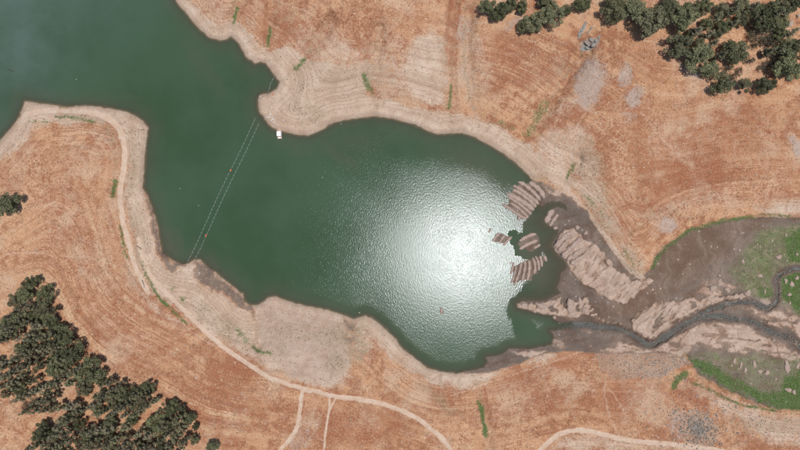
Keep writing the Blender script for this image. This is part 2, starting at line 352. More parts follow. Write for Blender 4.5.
for x, y, rx, ry, a, w in ((660, 150, 60, 40, 20, .8), (700, 175, 50, 25, 0, .9), (640, 190, 40, 30, 0, .5), (290, 28, 50, 20, 25, .8), (360, 35, 30, 25, 0, .4), (453, 40, 6, 60, 0, .9), (400, 15, 35, 18, 0, .5), (520, 50, 50, 22, 0, .6), (540, 75, 50, 12, -5, .8),
                           (130, 330, 50, 50, 40, .7), (80, 260, 40, 60, 0, .6), (60, 200, 25, 40, 0, .6), (110, 150, 15, 20, 0, .7), (350, 425, 60, 26, 0, .7), (220, 400, 40, 50, 40, .7), (440, 395, 30, 16, 30, .7), (540, 372, 55, 10, -17, .9),
                           (630, 400, 34, 22, 0, 1), (690, 395, 26, 12, 0, .9), (540, 400, 50, 18, -10, .6), (720, 130, 60, 40, 0, .6), (660, 60, 30, 20, 30, .6), (770, 170, 30, 25, 0, .6), (610, 130, 12, 60, -10, .5), (620, 225, 14, 22, 30, .6)):
    paint_blob(red, x, y, rx, ry, a, w, .7)
for x, y, rx, ry, a, w in ((70, 220, 60, 110, 0, .45), (150, 340, 70, 30, 40, .4), (400, 20, 80, 40, 0, .4), (36, 168, 22, 14, -30, 1), (32, 192, 16, 20, 0, .9), (622, 165, 10, 45, -8, 1), (612, 125, 20, 14, 0, .8), (700, 205, 60, 9, -20, .9), (770, 185, 18, 12, -30, .9), (680, 60, 20, 10, 30, .8), (735, 70, 25, 20, 0, .8), (700, 418, 36, 8, 40, .9),
                           (735, 425, 14, 14, 40, .8), (560, 85, 40, 9, -35, .7), (500, 105, 50, 9, 5, .8), (400, 105, 30, 8, 10, .6), (120, 370, 70, 8, 40, .7), (90, 340, 60, 6, 45, .7), (180, 420, 60, 7, 40, .6), (300, 400, 50, 6, 12, .6), (460, 425, 14, 30, -20, .5),
                           (510, 410, 30, 26, -30, .6), (340, 85, 30, 8, 0, .4), (70, 300, 5, 60, 0, .5), (84, 300, 4, 60, 5, .5), (98, 305, 4, 50, 8, .5), (660, 135, 14, 25, 0, .6), (720, 75, 40, 30, 0, .6), (40, 400, 40, 60, 0, .5), (8, 430, 22, 40, 0, .7)):
    paint_blob(straw, x, y, rx, ry, a, w, .7)
for pts, w in (([(470, -10), (465, 25), (462, 60), (468, 85), (474, 112)], 13),): paint_line(grey, pts, w, 10, .42, 2.0)
for x, y, rx, ry, a, w in ((590, 45, 11, 6, -12, .9), (582, 30, 2.5, 9, 25, .9), (463, 30, 8, 20, 0, .6), (466, 70, 9, 16, 0, .55), (624, 75, 7, 12, 20, .75), (634, 96, 10, 13, 35, .75), (602, 78, 4, 14, 0, .6), (590, 84, 16, 28, 15, .9), (795, 146, 5, 12, -20, .8), (628, 116, 10, 7, 0, .5), (668, 224, 11, 9, 0, .8), (655, 218, 8, 8, 0, .4), (700, 200, 40, 5, -10, .4),
                           (82, 262, 5, 30, 0, .4), (84, 150, 6, 12, 10, .4), (690, 72, 18, 5, 40, .6), (515, 22, 14, 6, -40, .6), (320, 340, 40, 30, 20, .4), (680, 425, 14, 16, 0, .6), (300, 440, 16, 14, 0, .5), (560, 58, 10, 16, 0, .35), (640, 380, 40, 40, 0, .25)):
    paint_blob(grey, x, y, rx, ry, a, w, .6)
for x, y, rx, ry, a, w in ((362, 340, 20, 34, 0, .62), (400, 75, 60, 38, 0, .6), (330, 48, 50, 24, 15, .55), (215, 14, 34, 18, 30, .5), (250, 25, 12, 20, 0, .4), (480, 60, 12, 60, 0, .4), (560, 110, 26, 14, -40, .45), (570, 140, 30, 26, 0, .4), (620, 200, 12, 50, -20, .3), (660, 212, 40, 12, -15, .4),
                           (95, 135, 40, 10, 10, .4), (112, 215, 10, 60, 0, .4), (430, 370, 40, 12, 40, .5), (390, 365, 30, 20, 0, .35), (500, 390, 40, 12, -20, .35), (310, 415, 16, 30, 0, .35), (750, 200, 50, 8, -5, .4), (14, 170, 14, 40, 20, .35)):
    paint_blob(pale, x, y, rx, ry, a, w, .9)
olive = zero()
gravel = zero()
paint_poly(gravel, [(595, 354), (640, 353), (680, 353), (690, 362), (674, 372), (662, 380), (640, 378), (610, 377), (600, 372)], 5, 1)
paint_blob(gravel, 700, 430, 18, 22, -25, .9); paint_blob(gravel, 690, 390, 40, 10, 30, .35)
for x, y, rx, ry, a, w in ((310, 112, 22, 12, 20, .6), (350, 80, 40, 16, 0, .35), (345, 332, 24, 12, -10, .8), (325, 340, 14, 10, 0, .5), (336, 362, 9, 11, 0, .8), (357, 352, 10, 14, 10, .8), (300, 330, 16, 10, 0, .4), (280, 345, 8, 16, 0, .4), (228, 330, 24, 9, 40, .7), (205, 312, 14, 8, 40, .6), (595, 175, 14, 40, -20, .5), (600, 215, 10, 26, -35, .7),
                           (630, 262, 10, 16, -40, .6), (440, 400, 26, 5, 40, .6), (130, 150, 5, 30, 0, .4), (138, 250, 4, 20, -15, .6), (540, 180, 8, 6, 30, .7), (760, 425, 40, 8, 0, .4), (700, 353, 20, 6, 0, .7), (290, 20, 6, 20, 0, .3), (370, 75, 8, 14, 0, .5)):
    paint_blob(olive, x, y, rx, ry, a, w, .6)
for pts, w in GULLIES:
    paint_line(olive, pts, max(2.5, w * .45), 4, .55, 1.0)
    off = [(x + 4 + w * .4, y) for x, y in pts]; paint_line(straw, off, 4, 4, .6, 1.2)
for pts in ([(128, 122), (141, 128), (143, 150), (140, 180), (134, 195), (127, 200), (127, 175), (129, 150)], [(127, 205), (138, 205), (142, 225), (146, 250), (140, 255), (133, 240)], [(60, 113), (100, 116), (118, 130), (120, 150), (116, 180), (110, 180), (112, 150), (100, 125), (60, 118)]):
    paint_poly(olive, pts, 8, .55)
wet = np.where(dl > 0, np.exp(-np.maximum(dl, 0) / 2.6), 1.0)
wet = np.maximum(wet, onflat * (1 - pale) * .75 * (1 - sst(10, 60, dl)))
wet = np.where(dl < 0, wet * (1 - .7 * sst(0, 3, -dl)), wet); wet *= 1 - .8 * np.maximum(lump, 0) * sst(0, 1.5, dl)

# the ridge islands stand on bare mud
base = zero()
for pts in ([(515, 180), (532, 179), (547, 195), (548, 201), (541, 205), (538, 210), (533, 217), (528, 220), (519, 220), (512, 214), (502, 205), (499, 202.5), (505, 201), (504, 195), (510, 188)], [(492, 231), (500, 232), (513, 235), (504, 246), (492, 243)],
            [(517, 242), (530, 232), (538, 232), (541, 243), (534, 250), (519, 251)], [(510, 263), (528, 257), (545, 252), (548, 262), (540, 272), (532, 281), (521, 285), (509, 288), (511, 275)]):
    c_ = np.mean(pts, axis=0); paint_poly(base, [tuple(c_ + (np.array(p) - c_) * .88) for p in pts], 3)
Z = np.maximum(Z, Z * (1 - base) + .07 * base); mud = np.maximum(mud, base); pale *= 1 - base
# streams cut into the flats
STREAM = [([(556, 327), (566, 325), (578, 324), (590, 324), (604, 326.5), (618, 328.5), (630, 333), (640, 340), (647, 344), (655, 344), (662, 338.5), (672, 331), (683, 325), (695, 319), (704, 317)], 5.8),
          ([(698, 316), (708, 311), (718, 307.5), (728, 303.5), (745, 301), (754, 302), (761, 307), (768, 310), (774, 306), (777.5, 300), (778, 290), (776, 280), (780, 273), (790, 269), (802, 267.5), (860, 262)], 4.0),
          ([(698, 318.5), (710, 316), (724, 316), (735, 319.5), (750, 320.5), (760, 326), (770, 331), (780, 336), (790, 337.5), (797, 344), (806, 350), (860, 372)], 5.4)]
Zbank = Z.copy()
carve = zero(); strm = zero()
for pts, w in STREAM:
    p = smooth_path(pts, 3); s = window(p, 25)
    d = seg_dist(U[s] * .6 + WU[s] * .4, V[s] * .6 + WV[s] * .4, p, False)
    carve[s] = np.maximum(carve[s], 1 - sst(w * .26, w * .62, d * (1 + 1.0 * (vn(U[s] / 7, V[s] / 7, 97) - .5))))
    strm[s] = np.maximum(strm[s], 1 - sst(w * .4, w * 1.5, d))
paint_blob(carve, 766, 303, 9, 5, 45, 1, .3)
# relief of the lumpy pale banks: ridges running up to the right
rr = (U * .72 + V * .70) / 3.6 + 3.4 * fbm(U, V, 15, 81, 3)
ridged = 1 - np.abs(2 * (rr - np.floor(rr)) - 1)
fu = (U * .70 - V * .72) / 2.4; fv = U * .72 + V * .70
fine = 1 - np.abs(2 * fbm(fu, fv, 5, 84, 3) - 1)
Z = Z + lump * (.6 + .6 * (ridged ** .8) * sst(.15, .75, vn(U / 10, V / 10, 85)) + 2.6 * (fine - .75) + .7 * (fbm(U, V, 5, 82, 2) - .3)) * sst(-1, 3, dl)
sandlump = np.zeros_like(U)
for pts in (SANDS, SANDE): paint_poly(sandlump, pts, 3)
Z = Z + 1.0 * sandlump * fbm(U, V, 9, 83)
Z = Z - carve * (.75 + .55 * (fbm(U, V, 5, 121, 2) - .5))
nearst = np.zeros_like(U); grey = np.maximum(grey, carve * .9)
for pts_, w_ in STREAM:
    p_ = smooth_path(pts_, 1); s_ = window(p_, 60); nearst[s_] = np.maximum(nearst[s_], 1 - sst(10, 48, seg_dist(U[s_], V[s_], p_, False)))
bars = sst(.52, .70, fbm(U / 3.5 + 30, V - .25 * U, 4.5, 111, 3))
pale = np.maximum(pale, bars * nearst * onflat * (1 - sst(.3, .6, np.maximum(green, dull))) * .62 * (1 - ch))
brown = np.maximum(brown, onflat * sst(.55, .68, fbm(U / 2.5, V + .2 * U, 6, 115, 3)) * .7)
mud = np.maximum(mud, strm * .9) * (1 - .55 * carve); pale *= 1 - .75 * strm; green *= 1 - strm; dull *= 1 - strm
wet = np.maximum(wet, strm * .9)
# roads are cut level into the slope
Z = Z - .25 * road
X = (U - 400) * S * (1 - Z / H); Y = (225 - V) * S * (1 - Z / H)

def samp(arr, x, y):
    i = np.clip(np.searchsorted(U1, x) - 1, 0, NC - 2); j = np.clip(np.searchsorted(V1, y) - 1, 0, NR - 2)
    fx = (x - U1[i]) / (U1[i + 1] - U1[i]); fy = (y - V1[j]) / (V1[j + 1] - V1[j])
    return (arr[j, i] * (1 - fx) + arr[j, i + 1] * fx) * (1 - fy) + (arr[j + 1, i] * (1 - fx) + arr[j + 1, i + 1] * fx) * fy
def P(px, py, h=0.0):
    f = 1 - h / H; return ((px - 400) * S * f, (225 - py) * S * f, h)
def G(px, py, dz=0.0):               # point of the ground seen at a pixel
    return P(px, py, float(samp(Z, px, py)) + dz)
def ground_z(x, y):
    h = 0.0
    for _ in range(5):
        f = S * (1 - h / H); h = float(samp(Z, 400 + x / f, 225 - y / f))
    return h

# ------------------------------------------------------------------ node helpers
def new_mat(name):
    m = bpy.data.materials.new(name); m.use_nodes = True; t = m.node_tree
    for n in list(t.nodes): t.nodes.remove(n)
    out = t.nodes.new('ShaderNodeOutputMaterial')
    return m, t, out
class NT:
    def __init__(s, t): s.t = t
    def n(s, kind, **kw):
        nd = s.t.nodes.new('ShaderNode' + kind)
        for k, v in kw.items(): setattr(nd, k, v)
        return nd
    def set(s, sock, v):
        if isinstance(v, bpy.types.NodeSocket): s.t.links.new(v, sock)
        elif v is not None: sock.default_value = v
    def attr(s, name): return s.n('Attribute', attribute_name=name).outputs['Fac']
    def noise(s, vec, scale, detail=2, rough=.55, dim='3D', w=None, dist=0):
        nd = s.n('TexNoise', noise_dimensions=dim)
        if dim != '1D': s.set(nd.inputs['Vector'], vec)
        if w is not None: s.set(nd.inputs['W'], w)
        nd.inputs['Scale'].default_value = scale; nd.inputs['Detail'].default_value = detail; nd.inputs['Roughness'].default_value = rough; nd.inputs['Distortion'].default_value = dist
        return nd.outputs['Fac']
    def math(s, op, a, b=None, c=None, clamp=False):
        nd = s.n('Math', operation=op, use_clamp=clamp); s.set(nd.inputs[0], a)
        if b is not None: s.set(nd.inputs[1], b)
        if c is not None: s.set(nd.inputs[2], c)
        return nd.outputs[0]
    def rmp(s, x, a, b, lo=0.0, hi=1.0):
        nd = s.n('MapRange', interpolation_type='SMOOTHSTEP'); s.set(nd.inputs['Value'], x)
        nd.inputs['From Min'].default_value = a; nd.inputs['From Max'].default_value = b; nd.inputs['To Min'].default_value = lo; nd.inputs['To Max'].default_value = hi
        return nd.outputs['Result']
    def mix(s, f, a, b, mode='MIX'):
        nd = s.n('Mix', data_type='RGBA', blend_type=mode); s.set(nd.inputs[0], f); s.set(nd.inputs[6], a); s.set(nd.inputs[7], b)
        return nd.outputs[2]
    def mul(s, col, fac):
        nd = s.n('VectorMath', operation='SCALE'); s.set(nd.inputs[0], col); s.set(nd.inputs['Scale'], fac); return nd.outputs[0]
    def bump(s, h, strength, dist, normal=None):
        nd = s.n('Bump'); s.set(nd.inputs['Height'], h); s.set(nd.inputs['Strength'], strength); s.set(nd.inputs['Distance'], dist)
        if normal: s.set(nd.inputs['Normal'], normal)
        return nd.outputs[0]
    def principled(s, col, rough, normal=None, spec=.25):
        nd = s.n('BsdfPrincipled'); s.set(nd.inputs['Base Color'], col); s.set(nd.inputs['Roughness'], rough); s.set(nd.inputs['Specular IOR Level'], spec)
        if normal: s.set(nd.inputs['Normal'], normal)
        return nd.outputs[0]

# ------------------------------------------------------------------ ground material
def ground_material():
    m, t, out = new_mat('dry_reservoir_ground'); N = NT(t)
    pos = N.n('NewGeometry').outputs['Position']
    a = {k: N.attr(k) for k in ('pale', 'mud', 'green', 'road', 'red', 'straw', 'grey', 'brown', 'dull', 'band', 'gravel', 'olive', 'wet', 'paths', 'under', 'flat', 'rill', 'comb')}
    n50 = N.noise(pos, .022, 4, .6); n9 = N.noise(pos, .11, 4, .6); n3 = N.noise(pos, .38, 3, .6); n1 = N.noise(pos, 1.1, 3, .65); nf = N.noise(pos, 2.6, 2, .7)
    # strand lines: narrow bands that follow the old water levels
    wob = N.math('ADD', a['band'], N.math('ADD', N.math('MULTIPLY', n9, 3.0), N.math('MULTIPLY', N.noise(pos, .03, 2), 14.0)))
    st1 = N.noise(None, .30, 3, .7, '1D', wob); st2 = N.noise(None, .85, 2, .6, '1D', wob)
    st0 = N.noise(None, .11, 2, .6, '1D', wob)
    stripe = N.math('ADD', N.math('MULTIPLY', st0, .40), N.math('ADD', N.math('MULTIPLY', st1, .35), N.math('MULTIPLY', st2, .25)))
    breakup = N.math('MULTIPLY', N.rmp(n9, .3, .62), N.rmp(n50, .38, .60, .3, 1))
    sC = N.rmp(stripe, .39, .62, -1, 1)
    sB = N.math('MULTIPLY', sC, breakup)
    nedge = N.math('ADD', N.math('ADD', n1, n3), N.math('ADD', n9, nf)); nedge = N.math('SUBTRACT', nedge, 2.0)
    def edge(att, amt, lo=.18, hi=.80):
        e = N.math('ADD', att, N.math('MULTIPLY', nedge, amt))
        return N.math('MULTIPLY', N.rmp(e, lo, hi), N.math('MINIMUM', N.math('MULTIPLY', att, 1.6), 1.0))
    # dry grass
    n22 = N.noise(pos, .05, 5, .62); n5 = N.noise(pos, .2, 4, .65)
    f = N.math('ADD', N.math('MULTIPLY', n22, .55), N.math('MULTIPLY', n5, .45))
    f = N.math('ADD', f, N.math('MULTIPLY', sB, .05))
    hill = N.mix(N.rmp(f, .42, .56), A(171, 114, 82), A(210, 160, 121))
    hill = N.mix(N.math('MULTIPLY', N.math('MULTIPLY', a['red'], N.rmp(n5, .3, .58, .45, 1)), .95), hill, A(164, 101, 71))
    hill = N.mix(N.rmp(N.noise(pos, .045, 6, .7), .48, .66, 0, .8), hill, A(213, 180, 149))
    strawm = N.math('MULTIPLY', a['straw'], N.rmp(N.math('ADD', N.math('MULTIPLY', n3, .6), N.math('MULTIPLY', n1, .4)), .40, .60))
    hill = N.mix(N.math('MULTIPLY', strawm, .8), hill, A(222, 178, 142))
    strk = N.math('MULTIPLY', N.rmp(sC, .1, .9), N.rmp(N.math('ADD', N.math('MULTIPLY', n22, .5), N.math('MULTIPLY', n3, .5)), .38, .60))
    hill = N.mix(N.math('MULTIPLY', N.math('MULTIPLY', strk, a['comb']), .7, clamp=True), hill, A(220, 182, 146))
    strd = N.math('MULTIPLY', N.rmp(sC, -.2, -1.0), N.rmp(n5, .40, .60))
    hill = N.mix(N.math('MULTIPLY', N.math('MULTIPLY', strd, a['comb']), .6, clamp=True), hill, A(150, 100, 76))
    tuft = N.math('ADD', N.math('MULTIPLY', n1, .5), N.math('MULTIPLY', nf, .5))
    tamp = N.math('MULTIPLY', N.rmp(N.noise(pos, .06, 4, .6), .38, .62, .18, .85), N.math('SUBTRACT', 1.0, N.math('MULTIPLY', a['red'], .5)))
    hill = N.mix(N.math('MULTIPLY', N.rmp(tuft, .51, .64), tamp), hill, A(229, 188, 150))
    hill = N.mix(N.math('MULTIPLY', N.rmp(tuft, .49, .35), N.math('ADD', N.math('MULTIPLY', tamp, .5), .25)), hill, A(126, 84, 64))
    # greyer and paler ground
    g = N.mix(n3, A(176, 156, 142), A(205, 184, 168))
    hill = N.mix(N.math('MULTIPLY', edge(a['grey'], .9), .85), hill, g)
    gv = N.mix(N.rmp(nf, .35, .65), A(140, 118, 102), A(204, 178, 156)); gv = N.mix(N.rmp(n9, .35, .65, 0, .7), gv, A(182, 140, 114))
    hill = N.mix(N.math('MULTIPLY', edge(a['gravel'], .5), .75), hill, gv)
    flat = a['flat']
    pl = N.mix(N.rmp(n9, .32, .68), A(203, 172, 146), A(221, 194, 169))
    pl = N.mix(N.rmp(n22, .48, .66, 0, .55), pl, A(196, 166, 142)); pl = N.mix(N.rmp(n5, .55, .70, 0, .5), pl, A(178, 156, 134))
    pl = N.mix(N.rmp(tuft, .5, .34, 0, .5), pl, A(160, 134, 114)); pl = N.mix(N.rmp(tuft, .55, .68, 0, .5), pl, A(232, 212, 196))
    ss = N.math('SUBTRACT', 1.0, N.math('MULTIPLY', flat, .85))
    pl = N.mix(N.math('MULTIPLY', ss, N.math('MULTIPLY', N.rmp(sC, .1, -.9, 0, .46), N.rmp(n22, .36, .55, .35, 1))), pl, A(160, 132, 110))
    pl = N.mix(N.math('MULTIPLY', ss, N.math('MULTIPLY', N.rmp(sC, 0, 1, 0, .34), N.rmp(n22, .36, .58, 1, .2))), pl, A(232, 209, 188))
    pl = N.mix(N.math('MULTIPLY', flat, .6), pl, N.mix(N.rmp(N.math('ADD', N.math('MULTIPLY', n5, .6), N.math('MULTIPLY', n3, .4)), .40, .60), A(164, 139, 123), A(203, 177, 160)))
    ol = N.math('MULTIPLY', a['olive'], N.rmp(N.math('ADD', N.math('MULTIPLY', n3, .5), N.math('MULTIPLY', n1, .5)), .35, .6))
    col = N.mix(edge(a['pale'], .7), hill, pl)
    col = N.mix(N.math('MULTIPLY', ol, .75), col, A(152, 134, 106))
    col = N.mix(N.math('MULTIPLY', a['rill'], N.rmp(n9, .35, .62, .25, .8)), col, N.mix(N.rmp(n22, .42, .58), A(150, 112, 86), A(216, 184, 156)))
    # mud
    md = N.mix(N.rmp(n9, .3, .7), A(122, 105, 92), A(152, 133, 118))
    md = N.mix(a['brown'], md, N.mix(N.rmp(n9, .35, .65), A(116, 91, 74), A(134, 108, 90)))
    wob2 = N.math('ADD', a['band'], N.math('MULTIPLY', n22, 45.0)); sm = N.math('MULTIPLY', N.rmp(N.noise(None, .33, 2, .6, '1D', wob2), .38, .64, -1, 1), N.rmp(n9, .35, .6))
    md = N.mix(N.rmp(sm, .2, 1, 0, .30), md, A(156, 137, 122)); md = N.mix(N.rmp(sm, -.2, -1, 0, .25), md, A(98, 80, 70))
    md = N.mix(N.rmp(n3, .5, .7, 0, .3), md, A(110, 94, 84))
    md = N.mix(N.rmp(nf, .54, .70, 0, .25), md, A(168, 148, 132)); md = N.mix(N.rmp(tuft, .47, .36, 0, .25), md, A(92, 76, 66))
    mudm = N.math('MULTIPLY', edge(a['mud'], .3), N.math('SUBTRACT', 1.0, edge(a['pale'], .6, .22, .8)))
    col = N.mix(mudm, col, md)
    # grass
    dl_ = N.mix(N.rmp(n5, .35, .65), A(108, 108, 74), A(118, 130, 82)); dl_ = N.mix(N.rmp(n3, .48, .64, 0, .8), dl_, A(156, 142, 116)); dl_ = N.mix(N.rmp(tuft, .48, .36, 0, .6), dl_, A(84, 86, 58))
    col = N.mix(N.math('MULTIPLY', edge(a['dull'], 1.0, .25, .9), .8), col, dl_)
    gr = N.mix(N.rmp(n3, .3, .7), A(74, 100, 50), A(94, 120, 64)); gr = N.mix(N.rmp(tuft, .5, .64, 0, .6), gr, A(134, 136, 98)); gr = N.mix(N.rmp(tuft, .48, .36, 0, .6), gr, A(52, 72, 44))
    col = N.mix(N.math('MULTIPLY', edge(a['green'], 1.2, .2, 1.0), .92), col, gr)
    # tracks
    rd = N.mix(N.rmp(n3, .3, .7), A(214, 183, 156), A(227, 201, 177)); rd = N.mix(N.rmp(nf, .5, .7, 0, .3), rd, A(190, 154, 130))
    col = N.mix(N.math('MULTIPLY', edge(a['road'], .35), .92), col, rd)
    col = N.mix(N.math('MULTIPLY', edge(a['paths'], .9), .5), col, A(222, 188, 160))
    # stones and dark specks
    sp = N.n('TexVoronoi'); N.set(sp.inputs['Vector'], pos); sp.inputs['Scale'].default_value = .42; sp.inputs['Randomness'].default_value = 1
    spm = N.math('MULTIPLY', N.rmp(sp.outputs['Distance'], .20, .12), N.rmp(sp.outputs['Color'], .55, .60))
    col = N.mix(N.math('MULTIPLY', spm, N.rmp(n9, .4, .6, .15, .7)), col, N.mix(N.rmp(n1, .4, .55), A(120, 98, 82), A(232, 214, 198)))
    col = N.mul(col, N.rmp(nf, .3, .7, .92, 1.08))
    col = N.mix(N.math('MULTIPLY', a['wet'], .62), col, N.mul(col, .42))
    col = N.mix(a['under'], col, A(112, 100, 84))
    hgt = N.math('ADD', N.math('MULTIPLY', n1, .7), N.math('MULTIPLY', nf, .45)); hgt = N.math('ADD', hgt, N.math('MULTIPLY', stripe, .5))
    nrm = N.bump(hgt, .9, .6)
    rough = N.math('SUBTRACT', .95, N.math('MULTIPLY', a['wet'], .35))
    t.links.new(N.principled(col, rough, nrm, .2), out.inputs[0])
    return m
GROUND = ground_material()

band = np.where(onflat > .5, dl * .8, du) + 0
band = blur(band, 2, 1)
attrs = dict(pale=pale, mud=mud, green=green, road=road, red=red, straw=straw, grey=grey, brown=brown, dull=dull, band=band, gravel=gravel, olive=olive, wet=wet, paths=paths, comb=comb, rill=np.clip(rill * 1.5, 0, 1), flat=np.maximum(onflat, lobe * .8),
             under=np.clip(-dl / 4.0, 0, 1) * (1 - base))
co = np.stack([X, Y, Z], -1).reshape(-1, 3)
idx = np.arange(NR * NC).reshape(NR, NC)
quads = np.stack([idx[1:, :-1], idx[1:, 1:], idx[:-1, 1:], idx[:-1, :-1]], -1)
fc = lambda a: (a[1:, :-1] + a[1:, 1:] + a[:-1, 1:] + a[:-1, :-1]) / 4
cls = np.zeros((NR - 1, NC - 1), int)                                  # 0 hillside
cls[(fc(pale) > .5) & (fc(du) > 0)] = 1                                # pale shore
cls[(fc(onflat) > .5)] = 2                                             # mud flat
cls[(fc(onflat) > .5) & (fc(pale) > .5)] = 3                           # sandy bank
cls[(np.maximum(fc(green), fc(dull)) > .5) & (fc(onflat) > .3)] = 4    # meadow
cls[fc(road) > .5] = 5
cls[fc(dl) < -.5] = 6                                                  # lake bed
# normals of the whole sheet, so that the pieces join without a seam
full = mesh_np('sheet', co, quads.reshape(-1, 4)); vnm = np.empty(len(co) * 3, dtype=np.float32); full.vertex_normals.foreach_get('vector', vnm); vnm = vnm.reshape(-1, 3)
bpy.data.meshes.remove(full)
GN = [('hillside', 'rust and straw coloured dry grass hillsides above the reservoir', 'hillside'), ('shore', 'pale beige drawdown shore banded with old water lines', 'shore'),
      ('mud_flat', 'brown drying mud flat at the head of the lake', 'mud flat'), ('sand_bank', 'pale lumpy sediment banks beside the stream and mud', 'sand bank'),
      ('meadow', 'green grass meadow growing on the lake head sediment', 'meadow'), ('dirt_road', 'pale dirt roads winding above the southern shore', 'dirt road'),
      ('lake_bed', 'muddy lake bed below the green water', 'lake bed')]
for k, (nm, lb, ct) in enumerate(GN):
    q = quads[cls == k]
    if not len(q): continue
    used, inv = np.unique(q, return_inverse=True)
    me = mesh_np(nm, co[used], inv.reshape(-1, 4))
    for an, av in attrs.items():
        at = me.attributes.new(an, 'FLOAT', 'POINT'); at.data.foreach_set('value', av.reshape(-1)[used].astype(np.float32))
    me.normals_split_custom_set_from_vertices(vnm[used].tolist())
    tag(link(nm, me, GROUND), lb, ct, kind='structure')

# ------------------------------------------------------------------ lake water
def water_material():
    m, t, out = new_mat('lake_water'); N = NT(t)
    pos = N.n('NewGeometry').outputs['Position']
    murk = N.attr('murk'); wind = N.attr('wind'); silt = N.attr('silt')
    n40 = N.noise(pos, .02, 4, .6); n6 = N.noise(pos, .16, 3, .6)
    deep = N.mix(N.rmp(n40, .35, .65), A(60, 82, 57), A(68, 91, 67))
    deep = N.mix(N.math('MULTIPLY', N.attr('open'), N.rmp(N.noise(pos, .035, 5, .6), .3, .65, .4, 1)), deep, A(92, 111, 101))  # sky reflected by rippled water, mixed into the diffuse colour
    body = N.mix(N.math('MULTIPLY', silt, N.rmp(n6, .2, .7, .7, 1)), deep, A(92, 90, 74))
    # wind ripples: long across the breeze
    mp = N.n('Mapping'); N.set(mp.inputs['Vector'], pos); mp.inputs['Rotation'].default_value = (0, 0, math.radians(35)); mp.inputs['Scale'].default_value = (1, .55, 1)
    r1 = N.noise(mp.outputs[0], 1.5, 1, .5); r2 = N.noise(mp.outputs[0], 2.7, 0, .5)
    h = N.math('ADD', N.math('MULTIPLY', r1, .45), N.math('MULTIPLY', r2, .38))
    gust = N.math('MULTIPLY', wind, N.rmp(N.noise(pos, .03, 5, .65), .32, .66, .94, 1.05))
    nrm = N.bump(h, gust, .064)
    gl = N.n('BsdfGlossy', distribution='BECKMANN'); N.set(gl.inputs['Roughness'], N.math('ADD', N.math("MULTIPLY", gust, .172), .06)); N.set(gl.inputs['Normal'], nrm); gl.inputs['Color'].default_value = (.52, .54, .56, 1)
    df_ = N.n('BsdfDiffuse'); N.set(df_.inputs['Color'], body)
    tr = N.n('BsdfTransparent'); tr.inputs['Color'].default_value = (.86, .86, .80, 1)
    b = N.n('MixShader'); N.set(b.inputs[0], murk); t.links.new(tr.outputs[0], b.inputs[1]); t.links.new(df_.outputs[0], b.inputs[2])
    fr = N.n('Fresnel'); fr.inputs['IOR'].default_value = 1.333; N.set(fr.inputs['Normal'], nrm)
    s = N.n('MixShader'); N.set(s.inputs[0], fr.outputs[0]); t.links.new(b.outputs[0], s.inputs[1]); t.links.new(gl.outputs[0], s.inputs[2])
    t.links.new(s.outputs[0], out.inputs[0])
    return m
murk = 1 - np.exp(-np.maximum(depth, 0) / .26)
calm = zero()
for pts, f, w in (([(515, 298), (522, 303), (518, 306), (530, 325), (545, 335), (556, 338), (556, 350), (512, 352), (520, 345), (514, 325), (507, 308)], 8, .9), ([(528, 215), (570, 195), (575, 260), (562, 300), (530, 300), (518, 292), (545, 262), (545, 240), (520, 236)], 10, .95),
                  ([(420, 120), (470, 130), (530, 170), (535, 185), (505, 190), (480, 170), (440, 155), (400, 150)], 50, .55), ([(507, 228), (545, 238), (540, 262), (516, 258), (513, 246), (506, 240)], 3, .95)):
    paint_poly(calm, pts, f, w)
wind = np.clip(.25 + .75 * sst(0, 14, -dl), 0, 1) * (1 - calm)
wl = (1 - sst(60, 300, U + .3 * V - 60)) * .4
wind = wind * (1 - wl)
silt = np.exp(dl / 9.0) * .9
paint_blob(silt, 335, 152, 26, 7, 35, .35, .8); paint_blob(silt, 300, 145, 20, 8, 20, .35, .8); paint_blob(silt, 200, 60, 10, 40, -30, .3, .9); paint_blob(silt, 480, 165, 60, 24, 35, .5, .9); paint_blob(silt, 545, 260, 30, 40, 0, .9, .6); paint_blob(silt, 540, 222, 24, 12, 0, .8, .6)
paint_blob(silt, 165, 245, 14, 24, -20, .8, .8); paint_blob(silt, 215, 272, 30, 9, 40, .8, .8); paint_blob(silt, 350, 140, 40, 14, -5, .3, .9)
sky_tint = np.clip(1 - (U * .8 + V * .9) / 170.0, 0, 1) * .9  # paler grey toward the upper left: sky reflection painted as water colour
paint_blob(sky_tint, 20, 40, 40, 60, 20, .9, .9)
sel = (Z[1:, :-1] < .12) | (Z[1:, 1:] < .12) | (Z[:-1, :-1] < .12) | (Z[:-1, 1:] < .12)
sel &= fc(dl) < 2.0
q = quads[sel]; used, inv = np.unique(q, return_inverse=True)
wc = np.stack([(U - 400) * S, (225 - V) * S, np.zeros_like(U)], -1).reshape(-1, 3)[used]
me = mesh_np('lake', wc, inv.reshape(-1, 4))
for an, av in (('murk', murk), ('wind', wind), ('open', sky_tint), ('silt', np.clip(silt, 0, 1))):
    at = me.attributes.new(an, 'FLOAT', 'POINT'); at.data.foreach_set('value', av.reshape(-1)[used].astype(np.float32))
tag(link('lake', me, water_material()), 'dark green reservoir water with bright sun glint', 'lake', kind='structure')

